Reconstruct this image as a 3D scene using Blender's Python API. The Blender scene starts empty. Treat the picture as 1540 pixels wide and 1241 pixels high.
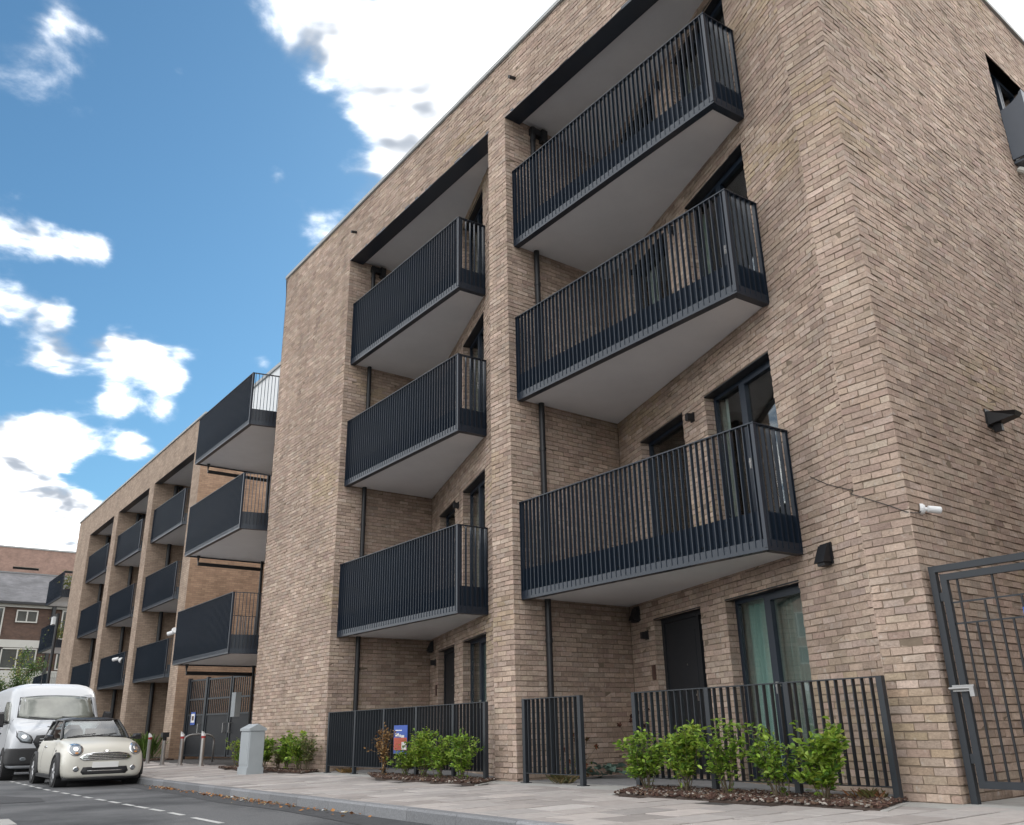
import bpy, math, random
import numpy as np
from mathutils import Vector, Matrix
from mathutils.bvhtree import BVHTree

random.seed(7)
rng = np.random.default_rng(7)
C = bpy.context.scene.collection
scene = bpy.context.scene

# ------------------------------------------------------------------ camera
CAM = Vector((4.236, -7.988, 0.706))
CR = Vector((0.595, 0.804, -0.0185)).normalized()
CU = Vector((0.286, -0.191, 0.939))
CF = Vector((-0.751, 0.564, 0.344)).normalized()
CR = (CR - CF * CR.dot(CF)).normalized()
CU = CR.cross(CF)
FPX = 1291.06
cam_d = bpy.data.cameras.new('camera')
cam_d.sensor_fit = 'HORIZONTAL'
cam_d.sensor_width = 36.0
cam_d.lens = 36.0 * FPX / 1540.0
cam_d.clip_start = 0.05
cam_d.clip_end = 3000
cam = bpy.data.objects.new('camera', cam_d)
C.objects.link(cam)
cam.matrix_world = Matrix(((CR.x, CU.x, -CF.x, CAM.x), (CR.y, CU.y, -CF.y, CAM.y), (CR.z, CU.z, -CF.z, CAM.z), (0, 0, 0, 1)))
scene.camera = cam


def pix_dir(px, py):
    return (CF + CR * ((px - 770) / FPX) - CU * ((py - 620.5) / FPX)).normalized()


# ------------------------------------------------------------------ world, sun, exposure
SUN_TO = Vector((-0.35, 0.72, 0.62)).normalized()
world = bpy.data.worlds.new('World')
scene.world = world
world.use_nodes = True
wn = world.node_tree.nodes
wl = world.node_tree.links
wn.clear()


def build_world():
    def N(t, **k):
        n = wn.new(t)
        for a, b in k.items():
            setattr(n, a, b)
        return n

    def math_(op, a, b=None, clamp=False):
        n = N('ShaderNodeMath', operation=op, use_clamp=clamp)
        for i, v in enumerate((a, b)):
            if v is None:
                continue
            if isinstance(v, (int, float)):
                n.inputs[i].default_value = v
            else:
                wl.new(v, n.inputs[i])
        return n.outputs[0]

    sky = N('ShaderNodeTexSky', sky_type='NISHITA', sun_disc=False)
    sky.sun_elevation = math.asin(SUN_TO.z)
    sky.sun_rotation = math.atan2(SUN_TO.x, SUN_TO.y)
    sky.air_density = 1.0
    sky.dust_density = 0.6
    sky.ozone_density = 1.5
    tc = N('ShaderNodeTexCoord')
    d = tc.outputs['Generated']
    sep = N('ShaderNodeSeparateXYZ')
    wl.new(d, sep.inputs[0])
    den = math_('ADD', math_('MAXIMUM', sep.outputs[2], 0.0), 0.22)
    comb = N('ShaderNodeCombineXYZ')
    wl.new(math_('DIVIDE', sep.outputs[0], den), comb.inputs[0])
    wl.new(math_('DIVIDE', sep.outputs[1], den), comb.inputs[1])
    wl.new(math_('MULTIPLY', sep.outputs[2], 1.6), comb.inputs[2])
    def cloud_noise(vec, detail=12):
        n = N('ShaderNodeTexNoise')
        n.inputs['Scale'].default_value = 5.2
        n.inputs['Detail'].default_value = detail
        n.inputs['Roughness'].default_value = 0.57
        n.inputs['Distortion'].default_value = 0.2
        wl.new(vec, n.inputs['Vector'])
        return n.outputs['Fac']

    n1 = cloud_noise(comb.outputs[0])
    # the same field a little nearer the sun: its difference gives the clouds a lit and a shaded side
    off = N('ShaderNodeVectorMath', operation='ADD')
    wl.new(comb.outputs[0], off.inputs[0])
    off.inputs[1].default_value = (SUN_TO.x * 0.05, SUN_TO.y * 0.05, 0.03)
    n3 = cloud_noise(off.outputs[0], 3.5)
    n4 = cloud_noise(comb.outputs[0], 3.5)
    # cloud masses seen in the view, as directions (pixel, angular radius, weight)
    blobs = [(560, 60, .12, .24), (650, 130, .12, .24), (470, 10, .09, .18), (420, 50, .05, .12), (720, 40, .10, .14), (600, 230, .09, .26), (520, 290, .07, .22), (470, 335, .05, .16), (420, 270, .035, .24),
             (45, 50, .08, .11), (120, 80, .06, .12), (90, 10, .05, .10), (270, 108, .022, .24), (12, 350, .05, .24), (75, 375, .04, .26), (145, 373, .040, .32),
             (5, 455, .055, .26), (50, 480, .05, .12), (85, 525, .055, .30), (95, 462, .04, .22), (185, 522, .05, .32), (255, 543, .05, .34), (175, 600, .035, .22), (250, 597, .045, .30),
             (85, 662, .05, .32), (20, 655, .04, .24), (205, 674, .035, .28), (20, 745, .08, .34), (95, 790, .06, .30), (395, 548, .03, .28), (350, 565, .05, .10), (-60, 800, .13, .3),
             (1530, 20, .22, .30),
             (300, 380, .75, -.435), (300, 330, .40, -.06), (270, 230, .20, -.06), (330, 420, .16, -.06)]
    acc = None
    for px, py, r, w in blobs:
        c = pix_dir(px, py)
        vm = N('ShaderNodeVectorMath', operation='DISTANCE')
        wl.new(d, vm.inputs[0])
        vm.inputs[1].default_value = c
        mr = N('ShaderNodeMapRange', interpolation_type='SMOOTHSTEP')
        mr.inputs['From Min'].default_value = 0
        mr.inputs['From Max'].default_value = r
        mr.inputs['To Min'].default_value = w
        mr.inputs['To Max'].default_value = 0
        wl.new(vm.outputs['Value'], mr.inputs['Value'])
        acc = mr.outputs[0] if acc is None else math_('ADD', acc, mr.outputs[0])
    dens = math_('ADD', math_('ADD', n1, acc), 0.25)  # raised cover thickens the unseen clouds outside the view, brightening the facade
    cov = N('ShaderNodeMapRange', interpolation_type='SMOOTHSTEP')
    cov.inputs['From Min'].default_value = 0.43
    cov.inputs['From Max'].default_value = 0.73
    wl.new(dens, cov.inputs['Value'])
    up = N('ShaderNodeMapRange', interpolation_type='SMOOTHSTEP')
    up.inputs['From Min'].default_value = -0.02
    up.inputs['From Max'].default_value = 0.06
    wl.new(sep.outputs[2], up.inputs['Value'])
    fac = math_('MULTIPLY', math_('POWER', cov.outputs[0], 1.9), up.outputs[0])
    shade = N('ShaderNodeMapRange', interpolation_type='SMOOTHSTEP')
    shade.inputs['From Min'].default_value = -0.14
    shade.inputs['From Max'].default_value = 0.06
    wl.new(math_('SUBTRACT', n4, n3), shade.inputs['Value'])
    ccol = N('ShaderNodeMixRGB')
    ccol.inputs[1].default_value = (0.36, 0.40, 0.46, 1)
    ccol.inputs[2].default_value = (2.0, 1.98, 1.95, 1)
    wl.new(shade.outputs[0], ccol.inputs[0])
    skyc = N('ShaderNodeMixRGB', blend_type='MULTIPLY')
    skyc.inputs[0].default_value = 1
    skyc.inputs[2].default_value = (0.059, 0.091, 0.099, 1)
    wl.new(sky.outputs[0], skyc.inputs[1])
    mix = N('ShaderNodeMixRGB')
    wl.new(fac, mix.inputs[0])
    wl.new(skyc.outputs[0], mix.inputs[1])
    wl.new(ccol.outputs[0], mix.inputs[2])
    bg = N('ShaderNodeBackground')
    wl.new(mix.outputs[0], bg.inputs[0])
    bg.inputs[1].default_value = 1.0
    out = N('ShaderNodeOutputWorld')
    wl.new(bg.outputs[0], out.inputs[0])


build_world()
sun_d = bpy.data.lights.new('sun', 'SUN')
sun_d.energy = 4.0
sun_d.angle = math.radians(0.53)
sun_d.color = (1.0, 0.94, 0.86)
sun = bpy.data.objects.new('sun', sun_d)
C.objects.link(sun)
sun.rotation_euler = (-SUN_TO).to_track_quat('-Z', 'Y').to_euler()
sun.location = SUN_TO * 60

scene.view_settings.view_transform = 'Standard'
scene.view_settings.look = 'None'
scene.view_settings.exposure = 0.50
scene.view_settings.gamma = 1.0
scene.view_settings.use_curve_mapping = False
scene.render.engine = 'CYCLES'
scene.cycles.use_denoising = True
scene.cycles.max_bounces = 6
scene.cycles.diffuse_bounces = 3
scene.cycles.glossy_bounces = 3
scene.cycles.transparent_max_bounces = 16
scene.cycles.caustics_reflective = False
scene.cycles.caustics_refractive = False

# ------------------------------------------------------------------ materials
M = {}


def new_mat(name):
    m = bpy.data.materials.new(name)
    m.use_nodes = True
    nt = m.node_tree
    b = nt.nodes['Principled BSDF']
    M[name] = m
    return m, nt, b


def plain(name, col, rough=0.6, metal=0.0, noise=0.0, scale=8.0, bump=0.0, spec=0.5, bscale=None):
    """one procedural surface: base colour broken up by two noises, optional fine bump"""
    m, nt, b = new_mat(name)
    b.inputs['Base Color'].default_value = (*col, 1)
    b.inputs['Roughness'].default_value = rough
    b.inputs['Metallic'].default_value = metal
    b.inputs['Specular IOR Level'].default_value = spec
    tc = nt.nodes.new('ShaderNodeTexCoord')
    if noise > 0:
        n = nt.nodes.new('ShaderNodeTexNoise')
        n.inputs['Scale'].default_value = scale
        n.inputs['Detail'].default_value = 8
        n.inputs['Roughness'].default_value = 0.65
        nt.links.new(tc.outputs['Object'], n.inputs['Vector'])
        mr = nt.nodes.new('ShaderNodeMapRange')
        mr.inputs['From Min'].default_value = 0.25
        mr.inputs['From Max'].default_value = 0.75
        mr.inputs['To Min'].default_value = 1 - noise
        mr.inputs['To Max'].default_value = 1 + noise
        nt.links.new(n.outputs['Fac'], mr.inputs['Value'])
        mx = nt.nodes.new('ShaderNodeVectorMath')
        mx.operation = 'SCALE'
        mx.inputs[0].default_value = col
        nt.links.new(mr.outputs[0], mx.inputs['Scale'])
        nt.links.new(mx.outputs[0], b.inputs['Base Color'])
        rr = nt.nodes.new('ShaderNodeMapRange')
        rr.inputs['To Min'].default_value = max(0.02, rough - 0.1)
        rr.inputs['To Max'].default_value = min(1, rough + 0.1)
        nt.links.new(n.outputs['Fac'], rr.inputs['Value'])
        nt.links.new(rr.outputs[0], b.inputs['Roughness'])
    if bump > 0:
        n2 = nt.nodes.new('ShaderNodeTexNoise')
        n2.inputs['Scale'].default_value = bscale or scale * 6
        n2.inputs['Detail'].default_value = 6
        nt.links.new(tc.outputs['Object'], n2.inputs['Vector'])
        bp = nt.nodes.new('ShaderNodeBump')
        bp.inputs['Strength'].default_value = bump
        bp.inputs['Distance'].default_value = 0.01
        nt.links.new(n2.outputs['Fac'], bp.inputs['Height'])
        nt.links.new(bp.outputs[0], b.inputs['Normal'])
    return m


def attr_mat(name, rough=0.85, noise=0.25, scale=25.0, bump=0.3, bscale=90.0, transl=0.0, spec=0.3, world=False, stain=0.0):
    """colour comes per piece from the mesh colour attribute 'pc', broken up by noise"""
    m, nt, b = new_mat(name)
    L = nt.links.new
    at = nt.nodes.new('ShaderNodeAttribute')
    at.attribute_name = 'pc'
    b.inputs['Roughness'].default_value = rough
    b.inputs['Specular IOR Level'].default_value = spec
    tc = nt.nodes.new('ShaderNodeTexCoord')
    ge = nt.nodes.new('ShaderNodeNewGeometry')
    vec = ge.outputs['Position'] if world else tc.outputs['Object']
    n = nt.nodes.new('ShaderNodeTexNoise')
    n.inputs['Scale'].default_value = scale
    n.inputs['Detail'].default_value = 7
    n.inputs['Roughness'].default_value = 0.7
    L(vec, n.inputs['Vector'])
    mr = nt.nodes.new('ShaderNodeMapRange')
    mr.inputs['From Min'].default_value = 0.28
    mr.inputs['From Max'].default_value = 0.72
    mr.inputs['To Min'].default_value = 1 - noise
    mr.inputs['To Max'].default_value = 1 + noise
    L(n.outputs['Fac'], mr.inputs['Value'])
    mx = nt.nodes.new('ShaderNodeVectorMath')
    mx.operation = 'SCALE'
    L(at.outputs['Color'], mx.inputs[0])
    L(mr.outputs[0], mx.inputs['Scale'])
    col = mx.outputs[0]
    if stain > 0:
        n3 = nt.nodes.new('ShaderNodeTexNoise')
        n3.inputs['Scale'].default_value = 14
        n3.inputs['Detail'].default_value = 5
        L(vec, n3.inputs['Vector'])
        r3 = nt.nodes.new('ShaderNodeMapRange')
        r3.inputs['From Min'].default_value = 0.6
        r3.inputs['From Max'].default_value = 0.75
        r3.inputs['To Max'].default_value = stain
        L(n3.outputs['Fac'], r3.inputs['Value'])
        mm = nt.nodes.new('ShaderNodeMixRGB')
        mm.inputs[2].default_value = (0.55, 0.51, 0.47, 1)
        L(r3.outputs[0], mm.inputs[0])
        L(col, mm.inputs[1])
        col = mm.outputs[0]
    if stain > 0:
        for sc3, lo_, hi_ in (((2.2, 2.2, 0.16), 0.86, 1.08), ((0.35, 0.35, 0.35), 0.86, 1.12)):
            mp = nt.nodes.new('ShaderNodeMapping')
            mp.inputs['Scale'].default_value = sc3
            L(vec, mp.inputs['Vector'])
            n5 = nt.nodes.new('ShaderNodeTexNoise')
            n5.inputs['Scale'].default_value = 1.6
            n5.inputs['Detail'].default_value = 6
            L(mp.outputs[0], n5.inputs['Vector'])
            r5 = nt.nodes.new('ShaderNodeMapRange')
            r5.inputs['From Min'].default_value = 0.3
            r5.inputs['From Max'].default_value = 0.7
            r5.inputs['To Min'].default_value = lo_
            r5.inputs['To Max'].default_value = hi_
            L(n5.outputs['Fac'], r5.inputs['Value'])
            v5 = nt.nodes.new('ShaderNodeVectorMath')
            v5.operation = 'SCALE'
            L(col, v5.inputs[0])
            L(r5.outputs[0], v5.inputs['Scale'])
            col = v5.outputs[0]
    L(col, b.inputs['Base Color'])
    if bump > 0:
        n2 = nt.nodes.new('ShaderNodeTexNoise')
        n2.inputs['Scale'].default_value = bscale
        n2.inputs['Detail'].default_value = 5
        L(vec, n2.inputs['Vector'])
        bp = nt.nodes.new('ShaderNodeBump')
        bp.inputs['Strength'].default_value = bump
        bp.inputs['Distance'].default_value = 0.008
        L(n2.outputs['Fac'], bp.inputs['Height'])
        L(bp.outputs[0], b.inputs['Normal'])
    if transl > 0:
        tr = nt.nodes.new('ShaderNodeBsdfTranslucent')
        L(col, tr.inputs['Color'])
        ms = nt.nodes.new('ShaderNodeMixShader')
        ms.inputs[0].default_value = transl
        L(b.outputs[0], ms.inputs[1])
        L(tr.outputs[0], ms.inputs[2])
        L(ms.outputs[0], nt.nodes['Material Output'].inputs[0])
    return m


def far_brick(name, c1, c2, cm, bw=0.225, rh=0.075, ms=0.006, stain=0.25):
    """brickwork too far away to tell the bricks apart, on metre UVs"""
    m, nt, b = new_mat(name)
    L = nt.links.new
    uv = nt.nodes.new('ShaderNodeUVMap')
    br = nt.nodes.new('ShaderNodeTexBrick')
    br.inputs['Color1'].default_value = (*c1, 1)
    br.inputs['Color2'].default_value = (*c2, 1)
    br.inputs['Mortar'].default_value = (*cm, 1)
    br.inputs['Scale'].default_value = 1
    br.inputs['Brick Width'].default_value = bw
    br.inputs['Row Height'].default_value = rh
    br.inputs['Mortar Size'].default_value = ms
    br.inputs['Mortar Smooth'].default_value = 0.2
    L(uv.outputs[0], br.inputs['Vector'])
    n = nt.nodes.new('ShaderNodeTexNoise')
    n.inputs['Scale'].default_value = 1.3
    n.inputs['Detail'].default_value = 10
    n.inputs['Roughness'].default_value = 0.7
    L(uv.outputs[0], n.inputs['Vector'])
    mr = nt.nodes.new('ShaderNodeMapRange')
    mr.inputs['From Min'].default_value = 0.3
    mr.inputs['From Max'].default_value = 0.7
    mr.inputs['To Min'].default_value = 1 - stain
    mr.inputs['To Max'].default_value = 1 + stain
    L(n.outputs['Fac'], mr.inputs['Value'])
    mx = nt.nodes.new('ShaderNodeVectorMath')
    mx.operation = 'SCALE'
    L(br.outputs['Color'], mx.inputs[0])
    L(mr.outputs[0], mx.inputs['Scale'])
    L(mx.outputs[0], b.inputs['Base Color'])
    b.inputs['Roughness'].default_value = 0.9
    bp = nt.nodes.new('ShaderNodeBump')
    bp.inputs['Strength'].default_value = 0.6
    bp.inputs['Distance'].default_value = 0.01
    bp.invert = True
    L(br.outputs['Fac'], bp.inputs['Height'])
    L(bp.outputs[0], b.inputs['Normal'])
    return m


def glass(name, tint=(0.75, 0.85, 0.83), refl=1.0, f0=0.05):
    m, nt, b = new_mat(name)
    nt.nodes.remove(b)
    L = nt.links.new
    lw = nt.nodes.new('ShaderNodeFresnel')
    # same reflectance from either side of the sheet
    ge = nt.nodes.new('ShaderNodeNewGeometry')
    io = nt.nodes.new('ShaderNodeMath')
    io.operation = 'MULTIPLY_ADD'
    io.inputs[1].default_value = 1 / 1.6 - 1.6
    io.inputs[2].default_value = 1.6
    L(ge.outputs['Backfacing'], io.inputs[0])
    L(io.outputs[0], lw.inputs['IOR'])
    ad = nt.nodes.new('ShaderNodeMath')
    ad.operation = 'MULTIPLY_ADD'
    ad.inputs[1].default_value = refl
    ad.inputs[2].default_value = f0
    ad.use_clamp = True
    L(lw.outputs[0], ad.inputs[0])
    t = nt.nodes.new('ShaderNodeBsdfTransparent')
    t.inputs[0].default_value = (*tint, 1)
    g = nt.nodes.new('ShaderNodeBsdfGlossy')
    g.inputs['Roughness'].default_value = 0.015
    tc = nt.nodes.new('ShaderNodeTexCoord')
    n = nt.nodes.new('ShaderNodeTexNoise')
    n.inputs['Scale'].default_value = 1.2
    L(tc.outputs['Object'], n.inputs['Vector'])
    bp = nt.nodes.new('ShaderNodeBump')
    bp.inputs['Strength'].default_value = 0.04
    L(n.outputs['Fac'], bp.inputs['Height'])
    L(bp.outputs[0], g.inputs['Normal'])
    ms = nt.nodes.new('ShaderNodeMixShader')
    L(ad.outputs[0], ms.inputs[0])
    L(t.outputs[0], ms.inputs[1])
    L(g.outputs[0], ms.inputs[2])
    L(ms.outputs[0], nt.nodes['Material Output'].inputs[0])
    return m


attr_mat('brick', rough=0.92, noise=0.24, scale=30, bump=0.9, bscale=70, spec=0.2, world=True, stain=0.5)
plain('mortar', (0.215, 0.17, 0.13), 0.95, noise=0.22, scale=5, bump=0.5, bscale=120, spec=0.1)
far_brick('brick_far', (0.40, 0.305, 0.235), (0.30, 0.22, 0.168), (0.20, 0.155, 0.12))
far_brick('brick_orange', (0.40, 0.27, 0.185), (0.30, 0.195, 0.135), (0.24, 0.18, 0.13))
far_brick('brick_dark', (0.115, 0.07, 0.052), (0.085, 0.053, 0.042), (0.10, 0.08, 0.07))
far_brick('brick_pink', (0.33, 0.215, 0.175), (0.28, 0.18, 0.145), (0.26, 0.2, 0.17))
plain('navy_metal', (0.012, 0.021, 0.036), 0.34, noise=0.12, scale=3, spec=0.5)
plain('black_metal', (0.012, 0.013, 0.016), 0.45, noise=0.15, scale=6)
plain('fence_metal', (0.017, 0.022, 0.029), 0.45, noise=0.15, scale=5)
plain('soffit', (0.72, 0.72, 0.73), 0.85, noise=0.05, scale=1.5)
plain('coping', (0.30, 0.31, 0.31), 0.5, metal=0.3, noise=0.1, scale=3)
plain('concrete', (0.34, 0.335, 0.32), 0.9, noise=0.14, scale=4, bump=0.3, bscale=60)
plain('concrete_dark', (0.20, 0.20, 0.205), 0.9, noise=0.18, scale=5, bump=0.3, bscale=60)
attr_mat('paving', rough=0.88, noise=0.13, scale=9, bump=0.25, bscale=120, spec=0.25, world=True)
attr_mat('granite', rough=0.8, noise=0.3, scale=60, bump=0.25, bscale=150, spec=0.3, world=True)
plain('joint_sand', (0.05, 0.047, 0.045), 0.95, noise=0.25, scale=20, bump=0.3)
plain('soil', (0.055, 0.038, 0.03), 0.97, noise=0.4, scale=14, bump=1.0, bscale=60)
attr_mat('chips', rough=0.92, noise=0.3, scale=30, bump=0.2)
attr_mat('leaf', rough=0.5, noise=0.12, scale=30, bump=0.0, transl=0.28, spec=0.4)
attr_mat('dead_leaf', rough=0.8, noise=0.25, scale=30, bump=0.0, transl=0.15, spec=0.2)
plain('twig', (0.11, 0.085, 0.055), 0.9, noise=0.3, scale=30)
plain('bark', (0.10, 0.08, 0.06), 0.95, noise=0.35, scale=12, bump=0.8)
glass('window_glass', tint=(0.93, 0.97, 0.96))
glass('dark_glass', tint=(0.30, 0.34, 0.35), refl=0.9, f0=0.06)
glass('car_glass', tint=(0.55, 0.6, 0.6), refl=1.0, f0=0.10)
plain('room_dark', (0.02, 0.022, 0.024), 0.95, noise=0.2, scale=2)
plain('curtain_teal', (0.36, 0.50, 0.46), 0.9, noise=0.12, scale=4)
plain('blind', (0.44, 0.49, 0.46), 0.9, noise=0.1, scale=3)
plain('sheer', (0.22, 0.27, 0.25), 0.9, noise=0.1, scale=3)
plain('door_black', (0.010, 0.012, 0.016), 0.6, noise=0.1, scale=4)
plain('white_plastic', (0.72, 0.73, 0.74), 0.4, noise=0.04, scale=10)
plain('cabinet_grey', (0.335, 0.365, 0.385), 0.55, noise=0.07, scale=4)
plain('steel', (0.50, 0.49, 0.48), 0.32, metal=0.95, noise=0.1, scale=12)
plain('steel_dull', (0.36, 0.36, 0.36), 0.45, metal=0.8, noise=0.15, scale=12)
plain('reflector_red', (0.35, 0.03, 0.03), 0.4, noise=0.05)
plain('brown_box', (0.09, 0.05, 0.04), 0.5, noise=0.1)
plain('cream_paint', (0.60, 0.58, 0.52), 0.25, noise=0.0, scale=3, spec=0.6)
plain('white_paint', (0.46, 0.48, 0.51), 0.28, noise=0.0, scale=2.5, spec=0.6)
plain('car_black', (0.013, 0.013, 0.015), 0.3, noise=0.1)
plain('car_trim', (0.022, 0.022, 0.024), 0.65, noise=0.15, scale=20)
plain('rubber', (0.017, 0.017, 0.018), 0.85, noise=0.2, scale=20)
plain('chrome', (0.80, 0.80, 0.80), 0.12, metal=1.0, noise=0.03)
plain('alloy', (0.40, 0.40, 0.41), 0.3, metal=0.8, noise=0.08)
plain('seat_grey', (0.10, 0.10, 0.10), 0.9, noise=0.2)
plain('lamp_lens', (0.22, 0.24, 0.26), 0.12, metal=0.5, noise=0.15, scale=25)
plain('plate_white', (0.75, 0.75, 0.74), 0.4, noise=0.03)
plain('amber', (0.5, 0.2, 0.04), 0.3, noise=0.05)
plain('panel_white', (0.46, 0.46, 0.43), 0.55, noise=0.06, scale=2)
plain('clad_white', (0.62, 0.64, 0.66), 0.5, noise=0.06, scale=1)
plain('blue_sign', (0.035, 0.09, 0.38), 0.45, noise=0.08, scale=6)
plain('red_print', (0.48, 0.09, 0.05), 0.5, noise=0.3, scale=40)
plain('road_paint', (0.50, 0.50, 0.49), 0.8, noise=0.3, scale=16, bump=0.2)
plain('cable_black', (0.02, 0.018, 0.017), 0.6, noise=0.1)
plain('ground_far', (0.20, 0.19, 0.17), 0.95, noise=0.3, scale=0.4)  # far ground paled to bounce sunlight onto the facade


def asphalt():
    m, nt, b = new_mat('asphalt')
    L = nt.links.new
    ge = nt.nodes.new('ShaderNodeNewGeometry')
    n1 = nt.nodes.new('ShaderNodeTexNoise')
    n1.inputs['Scale'].default_value = 0.55
    n1.inputs['Detail'].default_value = 9
    n1.inputs['Roughness'].default_value = 0.62
    L(ge.outputs['Position'], n1.inputs['Vector'])
    n2 = nt.nodes.new('ShaderNodeTexVoronoi')
    n2.inputs['Scale'].default_value = 95
    L(ge.outputs['Position'], n2.inputs['Vector'])
    rp = nt.nodes.new('ShaderNodeValToRGB')
    rp.color_ramp.elements[0].position = 0.40
    rp.color_ramp.elements[0].color = (0.055, 0.057, 0.062, 1)
    rp.color_ramp.elements[1].position = 0.60
    rp.color_ramp.elements[1].color = (0.14, 0.142, 0.147, 1)
    L(n1.outputs['Fac'], rp.inputs[0])
    mr = nt.nodes.new('ShaderNodeMapRange')
    mr.inputs['From Max'].default_value = 0.7
    mr.inputs['To Min'].default_value = 1.3
    mr.inputs['To Max'].default_value = 0.65
    L(n2.outputs['Distance'], mr.inputs['Value'])
    mx = nt.nodes.new('ShaderNodeVectorMath')
    mx.operation = 'SCALE'
    L(rp.outputs[0], mx.inputs[0])
    L(mr.outputs[0], mx.inputs['Scale'])
    L(mx.outputs[0], b.inputs['Base Color'])
    b.inputs['Roughness'].default_value = 0.88
    bp = nt.nodes.new('ShaderNodeBump')
    bp.inputs['Strength'].default_value = 0.5
    bp.inputs['Distance'].default_value = 0.006
    L(n2.outputs['Distance'], bp.inputs['Height'])
    L(bp.outputs[0], b.inputs['Normal'])


asphalt()


def slate():
    m, nt, b = new_mat('slate')
    L = nt.links.new
    uv = nt.nodes.new('ShaderNodeUVMap')
    br = nt.nodes.new('ShaderNodeTexBrick')
    br.inputs['Color1'].default_value = (0.065, 0.064, 0.070, 1)
    br.inputs['Color2'].default_value = (0.042, 0.042, 0.047, 1)
    br.inputs['Mortar'].default_value = (0.05, 0.05, 0.055, 1)
    br.inputs['Scale'].default_value = 1
    br.inputs['Brick Width'].default_value = 0.33
    br.inputs['Row Height'].default_value = 0.22
    br.inputs['Mortar Size'].default_value = 0.008
    L(uv.outputs[0], br.inputs['Vector'])
    n = nt.nodes.new('ShaderNodeTexNoise')
    n.inputs['Scale'].default_value = 0.8
    n.inputs['Detail'].default_value = 8
    L(uv.outputs[0], n.inputs['Vector'])
    mr = nt.nodes.new('ShaderNodeMapRange')
    mr.inputs['From Min'].default_value = 0.3
    mr.inputs['From Max'].default_value = 0.72
    mr.inputs['To Min'].default_value = 0.7
    mr.inputs['To Max'].default_value = 1.7
    L(n.outputs['Fac'], mr.inputs['Value'])
    mx = nt.nodes.new('ShaderNodeVectorMath')
    mx.operation = 'SCALE'
    L(br.outputs['Color'], mx.inputs[0])
    L(mr.outputs[0], mx.inputs['Scale'])
    L(mx.outputs[0], b.inputs['Base Color'])
    b.inputs['Roughness'].default_value = 0.6


slate()

# ------------------------------------------------------------------ mesh helpers
ORG = {}


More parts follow.
